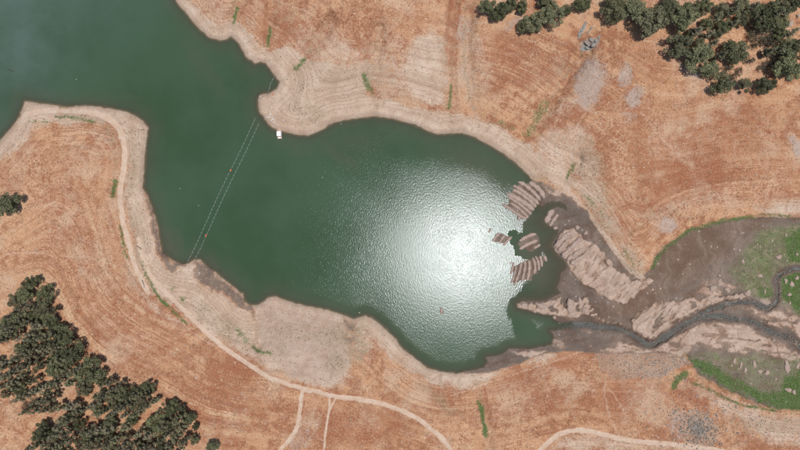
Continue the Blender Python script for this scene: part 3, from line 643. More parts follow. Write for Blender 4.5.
# ------------------------------------------------------------------ stream water
def stream_material():
    m, t, out = new_mat('stony_stream'); N = NT(t)
    pos = N.n('NewGeometry').outputs['Position']
    n1 = N.noise(pos, 1.2, 3, .65); n2 = N.noise(pos, 3.2, 2, .7); n5 = N.noise(pos, .25, 2, .5)
    c = N.mix(N.rmp(n1, .35, .65), A(44, 41, 34), A(74, 69, 58)); c = N.mix(N.rmp(n2, .55, .72, 0, .5), c, A(128, 118, 102)); c = N.mix(N.rmp(n5, .45, .7, 0, .5), c, A(84, 84, 72))
    c = N.mix(N.math('MULTIPLY', N.rmp(N.noise(pos, .12, 2), .58, .66, 0, .7), N.rmp(n2, .5, .65)), c, A(180, 190, 188))
    t.links.new(N.principled(c, .3, N.bump(N.math('ADD', n1, n2), .7, .25), .4), out.inputs[0]); return m
SM = stream_material()
so = []
for pts, w in STREAM:
    p = smooth_path(pts, 3)
    v = []; f = []
    for i, (x, y) in enumerate(p):
        a = p[max(i - 1, 0)]; b = p[min(i + 1, len(p) - 1)]; tx, ty = b[0] - a[0], b[1] - a[1]; L = math.hypot(tx, ty) + 1e-9; nx, ny = -ty / L, tx / L
        zc = float(samp(Zbank, x, y)) - .56
        zc = max(zc, -.02)
        for k in range(7):
            o = (k / 6 - .5) * w * 1.9
            v.append(P(x + nx * o, y + ny * o, zc))
    for i in range(len(p) - 1):
        for k in range(6):
            n = i * 7 + k; f.append((n, n + 7, n + 8, n + 1))
    so.append((v, f))
vv = []; ff = []
for j, (v, f) in enumerate(so):
    n = len(vv); vv += [(a, b, c - .012 * j) for a, b, c in v]; ff += [tuple(n + i for i in q) for q in f]
me = mesh_np('stream', np.array(vv), np.array(ff)); tag(link('stream', me, SM), 'shallow dark stony stream winding through the sediment to the lake', 'stream', kind='structure')

# ------------------------------------------------------------------ clay ridges and heaps
def clay_material(name, c1, c2, c3):
    m, t, out = new_mat(name); N = NT(t)
    g = N.n('NewGeometry'); pos = g.outputs['Position']
    n1 = N.noise(pos, .9, 3, .65); n2 = N.noise(pos, 3.0, 2, .7)
    c = N.mix(N.rmp(n1, .35, .65), c1, c2); c = N.mix(N.rmp(n2, .5, .72, 0, .6), c, c3)
    wl = N.n('SeparateXYZ'); N.set(wl.inputs[0], pos)
    damp = N.rmp(N.math('ADD', wl.outputs[2], N.math('MULTIPLY', N.math('SUBTRACT', n1, .5), .35)), .15, -.05)       # wet clay at the waterline
    c = N.mix(damp, c, A(108, 92, 82))
    t.links.new(N.principled(c, .92, N.bump(N.math('ADD', n1, n2), .8, .3), .15), out.inputs[0]); return m
CLAY = clay_material('pale_clay', A(178, 153, 137), A(196, 171, 155), A(162, 136, 120))
def ridge_mesh(pts, w, h, seed, base=None):
    """a rounded, knobbly heap of clay along a pixel path"""
    r = random.Random(seed); p = smooth_path(pts, 2) if len(pts) > 2 else pts
    L = [0]
    for i in range(1, len(p)): L.append(L[-1] + math.hypot(p[i][0] - p[i - 1][0], p[i][1] - p[i - 1][1]))
    n = max(6, int(L[-1] / 1.1)); v = []; f = []; K = 9
    ph = [r.uniform(0, 6.3) for _ in range(6)]
    for i in range(n + 1):
        t = i / n * L[-1]; j = max(k for k in range(len(L)) if L[k] <= t + 1e-9); j = min(j, len(p) - 2)
        s = (t - L[j]) / (L[j + 1] - L[j] + 1e-9); x = p[j][0] + s * (p[j + 1][0] - p[j][0]); y = p[j][1] + s * (p[j + 1][1] - p[j][1])
        tx, ty = p[j + 1][0] - p[j][0], p[j + 1][1] - p[j][1]; l = math.hypot(tx, ty) + 1e-9; nx, ny = -ty / l, tx / l
        e = min(1, math.sqrt(max(0.0, 1 - (abs(2 * i / n - 1)) ** 5)) + .12)
        ww = w * e * (1 + .16 * math.sin(t * .9 + ph[0]) + .10 * math.sin(t * 2.1 + ph[1])) / 2
        hh = h * e * (1 + .15 * math.sin(t * .7 + ph[2]) + .12 * math.sin(t * 1.7 + ph[3]))
        z0 = (float(samp(Z, x, y)) if base is None else base)
        for k in range(K):
            a = k / (K - 1) * 2 - 1
            hz = hh * (1 - abs(a) ** 2.4) * (1 + .1 * r.uniform(-1, 1)) - (.35 if abs(a) == 1 else 0)
            o = a * ww * (1 + .08 * r.uniform(-1, 1))
            v.append(P(x + nx * o, y + ny * o, max(z0, -.25) + hz))
    for i in range(n):
        for k in range(K - 1): q = i * K + k; f.append((q, q + K, q + K + 1, q + 1))
    f = np.array(f)[:, ::-1]
    return mesh_np('ridge', np.array(v), f)
def bank(name, label, ridges, h, group=None):
    c = ridges[0][0][0]
    e = empty(name, P(c[0], c[1], 0)); tag(e, label, 'mud bank', group)
    bpy.context.view_layer.update()
    for i, (pts, w) in enumerate(ridges):
        o = link('ridge', ridge_mesh(pts, w * 1.28, h * random.uniform(.85, 1.15), hash(label) % 1000 * 0 + i * 7 + len(label)), CLAY, e)
        o.location = (-e.location[0], -e.location[1], -e.location[2])
    return e
Z8 = lambda ox, oy, L: [(ox + x / 8, oy + y / 8) for x, y in L]
R1 = [(Z8(480, 170, L), w) for L, w in (([(392, 95), (440, 125), (490, 170), (515, 225)], 4.2), ([(300, 95), (340, 105), (400, 150), (455, 205), (482, 245)], 3.4), ([(262, 122), (320, 150), (390, 205), (440, 240), (470, 275)], 3.4),
      ([(258, 158), (310, 175), (370, 220), (420, 260), (450, 300)], 3.4), ([(212, 190), (260, 205), (320, 240), (380, 275), (435, 322)], 4.4), ([(215, 212), (280, 245), (340, 290), (400, 345), (412, 358)], 2.8),
      ([(240, 262), (290, 290), (335, 330), (390, 385)], 2.6), ([(172, 270), (225, 300), (280, 340), (340, 378), (380, 388)], 2.8), ([(300, 378), (325, 392)], 2.6))]
bank('mud_bank', 'largest ridge island in the lake, a fan of long parallel clay ridges', R1, .95)
bank('mud_bank', 'row of four short clay ridges at the edge of the bright sun glint',
     [(Z8(480, 220, L), w) for L, w in (([(68, 104), (88, 66)], 2.2), ([(102, 172), (130, 130), (160, 100)], 2.3), ([(150, 190), (175, 150), (200, 115)], 2.2), ([(183, 208), (215, 170), (258, 130)], 2.2))], .7)
bank('mud_bank', 'three rounded clay ridges in open water between two larger ridge groups',
     [(Z8(480, 220, L), w) for L, w in (([(312, 172), (360, 140), (410, 118), (450, 112)], 3.2), ([(312, 236), (360, 205), (410, 180), (462, 160)], 3.2), ([(428, 224), (460, 212), (484, 192)], 2.8))], .8)
bank('mud_bank', 'comb of curved upright clay ridges below the three rounded ridges',
     [(Z8(480, 220, L), w) for L, w in (([(240, 352), (252, 338)], 2), ([(268, 335), (262, 380), (246, 440)], 2.2), ([(290, 362), (280, 420), (262, 478), (244, 510)], 1.9), ([(330, 335), (322, 390), (300, 460), (270, 530)], 2.2),
      ([(356, 318), (362, 370), (352, 420), (334, 492)], 2.4), ([(390, 320), (398, 360), (392, 420), (376, 490)], 2.8), ([(415, 298), (435, 330), (442, 380), (434, 432)], 2.7), ([(440, 285), (466, 330), (472, 390), (464, 405)], 2.4),
      ([(480, 282), (490, 320), (496, 378)], 2.6), ([(512, 280), (526, 310), (530, 335)], 2.8))], .8)
bank('mud_bank', 'small pair of pale clay ridges beside the curved pond',
     [(Z8(480, 170, L), w) for L, w in (([(590, 318), (560, 350), (535, 405), (528, 425)], 4.6), ([(625, 350), (600, 385), (575, 415), (570, 440)], 3.2))], .8)
bank('mud_bank', 'long clay fingers on the northwest corner of the lumpy sediment fan',
     [(Z8(480, 220, L), w) for L, w in (([(592, 222), (640, 175), (690, 120), (735, 96)], 4.6), ([(625, 255), (660, 210), (715, 145)], 4.2), ([(650, 300), (710, 240), (790, 160), (810, 150)], 4.8), ([(690, 325), (760, 275), (830, 225)], 4.2), ([(720, 355), (790, 310), (850, 280)], 4.4))], 1.1)
HEAPS = [(711, 246.5, 1.8, 3.4, 'left one of two upright pale clay heaps on the brown mud flat'), (717.2, 247, 1.3, 3.2, 'right one of two upright pale clay heaps on the brown mud flat'),
 (739.5, 250, 3, 4, 'small pale clay heap just above a larger oval one at the meadow edge'), (743, 261.5, 3.6, 5.2, 'oval pale clay heap below a smaller one at the meadow edge'), (734.5, 232, 2.5, 2, 'tiny pale clay heap near the top of the mud flat beside a flat wide one'),
 (742, 233, 4.4, 2, 'flat wide clay heap near the top of the mud flat'), (757.5, 244.5, 1.8, 3, 'slim clay heap at the left rim of the bright green meadow'), (760, 246.5, 1.8, 3.4, 'slim clay heap touching the bright green meadow'), 
 (786, 235, 3, 4, 'pale clay heap at the top of the bright green meadow'), (779, 257, 6.4, 6, 'broad rough clay heap above the stream bend'), (797, 254, 3, 3.4, 'pale clay heap in the green meadow at the right edge'),
 (760, 275.5, 6.4, 4.4, 'oval clay heap with a small knob on the dull green flat'), (713, 288.5, 8, 6.4, 'left heap of the clover of three clay heaps'), (720.5, 283, 7, 8, 'top heap of the clover of three clay heaps'), (727.5, 289.5, 6.6, 6, 'right heap of the clover of three clay heaps'),
 (719.5, 275.5, 2.6, 3, 'tiny clay heap above the clover of three heaps'), (652.5, 289.5, 3, 3.6, 'lone clay heap at the left end of the brown mud flat'), (748, 293, 6, 8, 'tall clay heap on the north bank of the stream'), (741, 296, 6, 6, 'rough clay heap on the stream bank left of a taller one'),
 (765, 291.5, 3, 5, 'thin clay heap in grass above the stream bend'), (786, 281, 4, 6, 'upper left heap of the cluster right of the stream bend'), (792, 284, 5, 7, 'large heap of the cluster right of the stream bend'), (797, 278, 4.4, 5, 'heap of the cluster right of the stream bend at the right edge'),
 (789.5, 294.5, 4.6, 4.4, 'round clay heap in green grass below the heap cluster'), (790, 303, 3.4, 4, 'small clay heap low in the green grass beside the stream'), (754.5, 364, 3.8, 10.5, 'long upright clay heap in the lower green meadow'), (760, 371.5, 5.6, 5, 'left of two joined clay heaps in the lower meadow'), (767, 372.5, 6.2, 5.4, 'right of two joined clay heaps in the lower meadow'),
 (741, 365, 3.6, 8, 'slanting clay heap left of the long upright one'), (745.5, 370, 3.6, 7, 'clay heap between the slanting one and the long upright one'), (734.5, 361, 3.6, 7, 'leftmost slanting clay heap of the lower meadow'), (776, 379, 3.6, 3, 'small lone clay heap in the lower meadow'),
 (787, 366, 5, 17, 'long clay bar reaching down into the lower meadow'), (788.5, 390, 8, 5, 'left of the clay heaps in the bright green lower meadow corner'), (794, 392, 5.4, 5, 'right of the clay heaps in the bright green lower meadow corner'), (798, 366, 3.6, 9, 'clay bar at the right edge of the lower meadow'),
 (577.5, 227.5, 5.8, 4, 'oval clay heap on grey mud above the sediment fan'), (569, 221, 2.2, 2.4, 'upper of two tiny clay heaps beside the pond mud'), (565, 224.8, 2.2, 2.2, 'lower of two tiny clay heaps beside the pond mud'), (586, 233, 4.4, 4.4, 'broken clay heap at the top of the sediment fan'),
 (555.5, 228, 4.6, 4, 'crumbled clay heap between the small ridge pair and the fan'), (551, 224, 5, 4.4, 'crumbled clay heap just below the small ridge pair'), (549.5, 219, 3.5, 4, 'crumbled clay heap at the foot of the small ridge pair'), (523.5, 305.8, 11.5, 5.6, 'smooth oval clay heap at the tip of the spit'), (570.5, 307, 10, 14, 'large smooth clay heap on the spit'), (580.5, 303, 7, 11, 'slanted clay heap on the spit right of the largest'), (585, 310, 7, 7, 'low triangular clay heap near the root of the spit'),
 (594, 315, 7, 3.6, 'low clay heap where the spit meets the stream bank'), (554.5, 317.5, 3.6, 4, 'small pale heap at the stream mouth below the spit'), (541, 306, 13, 8, 'rough clay heap in the middle of the spit'), (553, 303, 9, 6, 'notched clay heap on the upper side of the spit')]
for i, (x, y, w, l, lb) in enumerate(HEAPS):
    r = random.Random(i + 50); n = 14; v = []; f = []; rings = 5
    w = max(w, 1.6); l = max(l, 1.6); z0 = float(samp(Z, x, y)); hh = .16 * min(w, l) * S + .16; ph = [r.uniform(0, 6.3) for _ in range(4)]; tilt = r.uniform(-.5, .5) if w < l * 1.6 else 0
    for k in range(rings):
        rho = 1 - k / rings
        for a in range(n):
            th = 2 * math.pi * a / n; q = rho * (1 + .15 * math.sin(2 * th + ph[0]) + .15 * math.sin(3 * th + ph[1]) + .12 * math.sin(5 * th + ph[2])) * r.uniform(.86, 1.14)
            dx, dy = math.cos(th) * q * w / 2, math.sin(th) * q * l / 2
            dx, dy = dx * math.cos(tilt * .6) - dy * math.sin(tilt * .6), dx * math.sin(tilt * .6) + dy * math.cos(tilt * .6)
            zz = float(samp(Z, x + dx, y + dy)); zz = max(zz, -.2) * (rho ** 2) + max(z0, -.1) * (1 - rho ** 2)
            v.append(P(x + dx, y - dy, zz + hh * (1 - rho ** 2.2) * r.uniform(.85, 1.1) - (.3 if k == 0 else 0)))
    v.append(P(x, y, max(z0, -.1) + hh))
    tri = []
    for k in range(rings - 1):
        for a in range(n):
            b = (a + 1) % n; p0, p1, p2, p3 = k * n + a, k * n + b, (k + 1) * n + b, (k + 1) * n + a
            tri += [(p0, p1, p2), (p0, p2, p3)]
    for a in range(n): tri.append(((rings - 1) * n + a, (rings - 1) * n + (a + 1) % n, rings * n))
    c = P(x, y, z0); v = np.array(v) - np.array(c)
    o = link('clay_heap', mesh_np('clay_heap', v, np.array(tri)), CLAY); o.location = c
    tag(o, lb, 'clay heap', 'clay heaps at the head of the lake')

# ------------------------------------------------------------------ grass tufts
def tuft_material(name, cols):
    m, t, out = new_mat(name); N = NT(t); rnd = N.n('NewGeometry').outputs['Random Per Island']
    cr = N.n('ValToRGB'); cr.color_ramp.interpolation = 'LINEAR'
    while len(cr.color_ramp.elements) < len(cols): cr.color_ramp.elements.new(.5)
    for i, c in enumerate(cols): cr.color_ramp.elements[i].position = i / (len(cols) - 1); cr.color_ramp.elements[i].color = c
    N.set(cr.inputs[0], rnd); t.links.new(N.principled(cr.outputs[0], .85, None, .15), out.inputs[0]); return m
def tufts(name, mat, label, cat, weight, n, size, seed, blades=5):
    r = np.random.default_rng(seed)
    x = r.uniform(-5, 805, n * 30); y = r.uniform(-5, 455, n * 30); w = samp(weight, x, y)
    k = np.flatnonzero(r.random(len(x)) < w)[:n]; x = x[k]; y = y[k]; n = len(x)
    z = samp(Z, x, y); f = 1 - z / H; c = np.stack([(x - 400) * S * f, (225 - y) * S * f, z], 1)
    V_ = []; sz = size * r.uniform(.5, 1.4, n)
    a0 = r.uniform(0, 6.28, n)
    hub = []
    for b in range(blades):                       # a shared foot vertex keeps each tuft one island
        a = a0 + b * 2 * math.pi / blades + r.normal(size=n) * .25; l = sz * r.uniform(.6, 1.1, n); u = np.stack([np.cos(a), np.sin(a)], 1); p = np.stack([-u[:, 1], u[:, 0]], 1)
        tip = c + np.concatenate([u * l[:, None], (l * r.uniform(.3, .9, n))[:, None]], 1)
        s1 = c + np.concatenate([u * (l * .5)[:, None] + p * (l * .30)[:, None], (l * .35)[:, None]], 1); s2 = c + np.concatenate([u * (l * .5)[:, None] - p * (l * .30)[:, None], (l * .35)[:, None]], 1)
        V_ += [s1, tip, s2]
    V_ = np.stack([c - np.array([0, 0, .05])] + V_, 1); k = 1 + 3 * blades; F = []
    base_i = np.arange(n) * k
    for b in range(blades): F.append(np.stack([base_i, base_i + 3 * b + 3, base_i + 3 * b + 2, base_i + 3 * b + 1], 1))
    me = mesh_np(name, V_.reshape(-1, 3), np.concatenate(F), False)
    return tag(link(name, me, mat), label, cat, kind='stuff')
gw = np.clip(green, 0, 1) ** 1.3 * (1 - strm) + .16 * dull
tufts('green_grass', tuft_material('green_blades', [A(82, 104, 54), A(102, 130, 68), A(124, 144, 84), A(164, 160, 114)]), 'green grass and reed tufts along seeps and the meadow', 'grass', np.where(dl > 1, gw, 0), 16000, .30, 5)
dryw = np.where((dl > 2) & (onflat < .3) & (road < .3), (.35 + .65 * sst(.45, .65, fbm(U, V, 30, 101, 3))) * (1 - .8 * pale) * (1 - green), 0)
tufts('dry_grass', tuft_material('dry_blades', [A(140, 96, 70), A(196, 146, 108), A(222, 180, 140), A(232, 198, 162), A(120, 96, 70)]), 'dry straw coloured grass tufts over the hillsides', 'grass', dryw, 42000, .30, 6, 4)
shw = np.where((dl > 6) & (road < .2), np.clip(olive, 0, 1) * .6 + .10 * pale * sst(.5, .7, fbm(U, V, 25, 103, 2)) + .03, 0) * (1 - onflat)
tufts('weed_clumps', tuft_material('weeds', [A(124, 110, 82), A(154, 136, 104), A(136, 122, 98), A(172, 148, 118)]), 'small grey olive weed clumps dotting the shore and draws', 'weeds', shw, 2600, .32, 7, 6)
# ------------------------------------------------------------------ trees
def leaf_material(name, c1, c2, c3):
    m, t, out = new_mat(name); N = NT(t)
    tint = N.attr('tint'); oi = N.n('ObjectInfo').outputs['Random']
    c = N.mix(tint, c1, c2); c = N.mix(N.math('MULTIPLY', oi, .6), c, c3)
    oj = N.math('FRACT', N.math('MULTIPLY', oi, 7.31)); c = N.mul(c, N.rmp(oj, 0, 1, .72, 1.35)); ok = N.math('FRACT', N.math('MULTIPLY', oi, 23.7)); c = N.mix(N.rmp(ok, .7, 1, 0, .55), c, (.19, .165, .095, 1))
    d = N.principled(c, .65, None, .3)
    tl = N.n('BsdfTranslucent'); N.set(tl.inputs['Color'], c)
    s = N.n('MixShader'); s.inputs[0].default_value = .15; t.links.new(d, s.inputs[1]); t.links.new(tl.outputs[0], s.inputs[2]); t.links.new(s.outputs[0], out.inputs[0]); return m
OAK = leaf_material('oak_leaves', (.062, .068, .030, 1), (.192, .196, .092, 1), (.145, .142, .082, 1))
PINE = leaf_material('pine_needles', (.098, .094, .046, 1), (.255, .240, .125, 1), (.235, .205, .140, 1))
SCRUB = leaf_material('dry_leaves', (.070, .066, .040, 1), (.130, .110, .070, 1), (.11, .085, .06, 1))
def bark_material():
    m, t, out = new_mat('bark'); N = NT(t); pos = N.n('TexCoord').outputs['Object']
    n = N.noise(pos, 4, 3); t.links.new(N.principled(N.mix(n, (.07, .055, .042, 1), (.17, .145, .12, 1)), .9, N.bump(n, .6, .05), .1), out.inputs[0]); return m
BARK = bark_material()
def leaves(centres, radii, n, size, seed, squash=1.0):
    r = np.random.default_rng(seed); centres = np.array(centres); radii = np.array(radii)
    w = radii ** 2; k = r.choice(len(centres), n, p=w / w.sum())
    d = r.normal(size=(n, 3)); d /= np.linalg.norm(d, axis=1)[:, None]
    rad = radii[k] * r.uniform(.45, 1.08, n) ** .6
    c = centres[k] + d * rad[:, None] * np.array([1, 1, squash])
    nn = d + r.normal(size=(n, 3)) * .6; nn[:, 2] += .35; nn /= np.linalg.norm(nn, axis=1)[:, None]
    a = np.cross(nn, r.normal(size=(n, 3))); a /= np.linalg.norm(a, axis=1)[:, None]; b = np.cross(nn, a)
    s = (size * r.uniform(.6, 1.3, n))[:, None]; s2 = s * r.uniform(.6, 1, n)[:, None]
    v = np.stack([c - a * s, c - b * s2 * .9 + a * s * .1, c + a * s, c + b * s2], 1).reshape(-1, 3)
    f = np.arange(n * 4).reshape(n, 4)
    me = mesh_np('crown', v, f, False)
    tn = np.clip(r.uniform(0, 1, len(centres))[k] * .6 + r.uniform(0, 1, n) * .4, 0, 1) ** 1.3
    at = me.attributes.new('tint', 'FLOAT', 'FACE'); at.data.foreach_set('value', tn.astype(np.float32))
    return me
def oak_proto(seed, ht, R, n, mat, dens=1.0, size=.23):
    r = random.Random(seed); cs = []; rs = []
    el_ = r.uniform(.72, 1.0)
    for i in range(r.randint(30, 38)):
        a = r.uniform(0, 6.28); q = R * math.sqrt(r.uniform(0, 1)) * .86; zz = ht * (.34 + .60 * r.random() * (1 - (q / R) ** 2 * .55))
        cs.append((q * math.cos(a), q * math.sin(a) * el_, zz)); rs.append(R * r.uniform(.13, .29))
    cs.append((0, 0, ht * .55)); rs.append(R * .36)
    cm = leaves(cs, rs, n, size, seed, .8); cm.materials.append(mat)
    b = MB(); b.tube([(0, 0, -.6), (.1, 0, ht * .2), (0, .1, ht * .42), (.1, .1, ht * .7)], [.36, .28, .2, .06], 7)
    for i in range(6):
        x, y, z = cs[i]; b.tube([(0, 0, ht * r.uniform(.2, .35)), (x * .5, y * .5, z * .75), (x * .95, y * .95, z)], [.15, .09, .03], 5)
    tm = bpy.data.meshes.new('trunk'); tm.from_pydata(b.v, [], b.f); tm.materials.append(BARK)
    return tm, cm
def pine_proto(seed, ht, R, n, mat):
    r = random.Random(seed); cs = []; rs = []
    b = MB(); lean = r.uniform(-.4, .4)
    b.tube([(0, 0, -.6), (lean * .2, 0, ht * .3), (lean * .6, .1, ht * .65), (lean, 0, ht * .98)], [.28, .22, .13, .03], 6)
    k = 20
    for i in range(k):
        t = .20 + .78 * (i + r.random()) / k; a = i * 2.4 + r.uniform(-.5, .5); q = R * (1.02 - t) ** .65 * r.uniform(.45, 1.05) * (1 if t > .3 else .7)
        p = (math.cos(a) * q + lean * t, math.sin(a) * q, ht * t + q * .15)
        cs.append(p); rs.append(R * (.40 - .24 * t) * r.uniform(.7, 1.25) + .08)
        if i % 2 == 0: b.tube([(lean * t * .6, 0, ht * t - .3), tuple(p)], [.07, .02], 4)
    cs.append((lean, 0, ht * .97)); rs.append(.4)
    cm = leaves(cs, rs, n, .20, seed, .75); cm.materials.append(mat)
    tm = bpy.data.meshes.new('trunk'); tm.from_pydata(b.v, [], b.f); tm.materials.append(BARK)
    return tm, cm
PROTO = {'oak': [oak_proto(s, 9.0, 5.0, 4800, OAK) for s in (1, 2, 3, 4, 5, 6)], 'pine': [pine_proto(s, 14.0, 2.5, 1700, PINE) for s in (11, 12, 13, 14, 15)],
         'scrub': [oak_proto(s, 5.0, 4.0, 700, SCRUB, size=.22) for s in (21, 22)]}
PH = {'oak': (9.0, 5.0, .58), 'pine': (14.0, 2.5, .52), 'scrub': (5.0, 4.0, .6)}
def tree(kind, px, py, rpx, label, group, ht=None, name=None):
    """px,py: where the crown's middle is seen; rpx: crown radius in pixels"""
    h0, r0, cf = PH[kind]; sc = rpx * S / r0 * (1.12 if kind == 'oak' else 1.0)
    hs = (ht / h0) if ht else sc ** .5
    zg = float(samp(Z, px, py)); x, y, _ = P(px, py, zg + cf * h0 * hs); z = ground_z(x, y)
    x, y, _ = P(px, py, z + cf * h0 * hs); z = ground_z(x, y)
    o = empty(name or {'oak': 'oak_tree', 'pine': 'pine_tree', 'scrub': 'scrub_tree'}[kind], (x, y, z), random.uniform(0, 6.28)); o.scale = (sc, sc, hs)
    tm, cm = random.choice(PROTO[kind])
    link('trunk', tm, None, o); link('crown', cm, None, o)
    return tag(o, label, 'tree', group)
g1 = 'oaks along the upper edge'
for x, y, r, lb in ((487, 6, 8, 'dark oak at the left end of the top middle group'), (499, 10, 9, 'round oak second from left in the top middle group'), (511, 3, 7, 'oak cut by the top edge in the top middle group'), (522, 6, 6, 'oak beside the small clearing of the top middle group'),
                    (535, 20, 11, 'largest dark oak of the top middle group, reaching lowest'), (523, 27, 5.5, 'small low oak under the largest one of the top middle group'), (553, 14, 11, 'broad oak right of the largest in the top middle group'), (545, 2, 8, 'oak at the top edge above the two broad ones'),
                    (567, 10, 5, 'small pale oak at the right end of the top middle group'), (583, 2, 8, 'lone dark oak on the top edge between the two oak groups')):
    tree('oak', x, y, r, lb, g1)
g2 = 'oaks of the upper right grove'
for x, y, r, lb, k in ((613, 9, 12, 'leftmost broad oak of the upper right grove', 'oak'), (632, 8, 13, 'second oak from the left on the top edge of the upper right grove', 'oak'), (651, 22, 16, 'large round oak hanging lowest near the left of the upper right grove', 'oak'), (671, 5, 10, 'oak on the top edge above the gap in the upper right grove', 'oak'),
                    (684, 18, 14, 'large oak right of the biggest in the upper right grove', 'oak'), (680, 46, 12, 'round oak with a bare branch at its left foot', 'oak'), (700, 58, 13, 'broad oak on the lower edge of the upper right grove', 'oak'), (711, 68, 8, 'dark oak just below the broad one on the lower grove edge', 'oak'),
                    (737, 50, 12, 'dark oak below the bare orange clearing', 'oak'), (723, 83, 10, 'wide low oak at the bottom of the upper right grove', 'oak'), (745, 85, 6.5, 'ragged small oak between two dark low ones', 'oak'), (764, 86, 8, 'isolated compact dark oak at the bottom of the grove', 'oak'), (771, 84.5, 5, 'small oak merging into the isolated compact one', 'oak'),
                    (791, 64, 15, 'big oak on the right edge below the scrub', 'oak'), (798, 48, 9, 'oak on the right edge above the big one', 'oak'), (704, 6, 8, 'oak on the top edge left of the clearing', 'oak'), (722, 10, 7, 'small oak near the top edge above the clearing', 'oak'), (741, 7, 9, 'oak on the top edge over the clearing', 'oak'),
                    (708, 24, 6, 'small oak left of the bare clearing', 'oak'), (724, 26, 7, 'slanting oak on the upper left rim of the clearing', 'oak'), (718, 34, 5, 'low oak at the left tip of the clearing', 'oak'), (743, 19, 6, 'small oak on the upper rim of the clearing', 'oak'), (765, 14, 12, 'broad oak right of the clearing near the top', 'oak'), (782, 8, 10, 'oak near the top right corner', 'oak'), (797, 3, 9, 'oak in the top right corner', 'oak'), (781, 22, 8, 'oak right of the broad one beside pale rocks', 'oak'),
                    (760, 32, 9, 'thin brownish scrub on the right rim of the clearing', 'scrub'), (771, 44, 9, 'thin scrub between the clearing and the right edge oaks', 'scrub'), (756, 44, 6, 'brown scrub right of the dark oak below the clearing', 'scrub'), (779, 34, 6, 'oak between scrub and right edge', 'oak'), (774, 62, 7, 'sparse scrub left of the big right edge oak', 'scrub'), (728, 68, 6, 'pale scrub above the wide low oak', 'scrub'), (739, 72, 5, 'small pale scrub above the ragged oak', 'scrub'), (786, 46, 7, 'small oak just above the big right edge oak', 'oak'), (692, 33, 5, 'slim oak in the gap below the large right oak', 'oak'), (699, 42, 5, 'small oak at the left end of the grove gap', 'oak')):
    tree(k, x, y, r, lb, g2)
for x, y, r, h_, lb, k in ((696, 32, 5, 12, 'grey leaning pine in the gap right of the large grove oaks', 'pine'), (716, 18, 4.5, 11, 'slim pine above the left tip of the clearing', 'pine'), (733, 24, 4.5, 11, 'slim pine along the upper rim of the clearing', 'pine'), (731, 12, 5, 12, 'pine between two small oaks near the top edge', 'pine'),
                    (752, 8, 5, 12, 'pine on the top edge right above the clearing', 'pine'), (757, 20, 5, 11, 'pine at the right corner of the clearing', 'pine'), (770, 27, 5, 11, 'pine between the broad oak and the thin scrub', 'pine'), (768, 52, 5, 10, 'leaning pine in the scrub below the clearing', 'pine'), (778, 50, 5, 11, 'pine left of the right edge oaks', 'pine'),
                    (712, 44, 5, 11, 'pine left of the dark oak below the clearing', 'pine'), (720, 56, 5, 11, 'pine between the broad edge oak and the dark oak', 'pine'), (790, 33, 5, 11, 'pine beside the pale rocks at the right edge', 'pine'), (776, 14, 5, 12, 'pine in the top right corner left of the pale rocks', 'pine'), (708, 34, 4.5, 10, 'short pine left of the clearing tip', 'pine'),
                    (750, 60, 5, None, 'brown scrub below the dark oak of the clearing', 'scrub'), (765, 66, 6, None, 'brown scrub on the pale slope left of the big right edge oak', 'scrub'), (782, 72, 5, None, 'scrub at the foot of the big right edge oak', 'scrub'), (733, 78, 6, None, 'thin scrub just above the wide low oak', 'scrub'), (752, 36, 6, None, 'scrub on the lower right rim of the clearing', 'scrub'), (768, 38, 7, None, 'dense scrub patch right of the clearing', 'scrub'), (782, 58, 6, None, 'scrub tucked behind the big right edge oak', 'scrub')):
    tree(k, x, y, r, lb, g2, ht=h_)
tree('oak', 8, 204, 12.5, 'lone round dark oak on the left edge of the dry hillside', None)
# lower left grove
g3 = 'trees of the lower left grove'
for x, y, r, lb in ((36, 280, 4.5, 'small oak at the very top of the lower left grove'), (27, 283, 5, 'low oak just left of the topmost one in the lower left grove'), (26, 293, 9, 'broad oak near the top of the lower left grove'), (46, 293, 7.5, 'round oak on the right rim near the top of the grove'), (14, 301, 6.5, 'oak on the left rim near the top of the grove'), (42, 309, 6.5, 'oak beside a small bare gap high in the grove'), (33, 316, 5.5, 'oak under the small bare gap high in the grove'), (18, 321, 8, 'broad oak on the left in the upper grove'), (4, 328, 9, 'oak on the left edge in the upper grove'),
                    (50, 323, 6, 'oak on the right rim of the upper grove'), (61, 335, 9.5, 'dark round oak on the right rim of the grove'), (69, 352, 12.5, 'large dark oak bulging from the right rim of the grove'), (54, 366, 9, 'bright green oak under the large rim oak'), (90, 372, 12, 'broad dark oak on the right rim, second bulge'), (82, 388, 8, 'oak just below the second rim bulge'), (149, 388, 6, 'small brownish oak sticking up from the grove rim'), (172, 407, 6.5, 'dark oak on the rim right of the grove middle'), (181, 408, 5, 'narrow oak next to the dark rim oak'), (189, 419, 6, 'oak at the right end of the grove rim'), (158, 425, 10, 'bright green oak inside the right part of the grove'), (195, 427, 3.5, 'tiny shrub outside the right end of the grove'), (194, 440, 4.5, 'small oak low at the right end of the grove'), (212, 448, 6, 'round oak on the bottom edge right of the grove')):
    tree('oak', x, y, r, lb, g3, name='oak_tree')
FOREST = [(18, 308), (45, 300), (55, 322), (66, 345), (80, 366), (92, 374), (108, 379), (120, 384), (136, 390), (150, 392), (165, 405), (180, 416), (188, 432), (186, 452), (150, 456), (60, 456), (28, 450), (38, 428), (30, 412), (12, 396), (-4, 388), (-8, 340), (2, 320)]
pts = []
rt = random.Random(5)
for _ in range(6000):
    x, y = rt.uniform(-8, 192), rt.uniform(298, 456)
    if inside(np.array([x]), np.array([y]), FOREST)[0] and all((x - a) ** 2 + (y - b) ** 2 > rt.uniform(5.6, 8.6) ** 2 for a, b in pts):
        if fbm(np.array([x]), np.array([y]), 22, 91, 2)[0] < .64: pts.append((x, y))
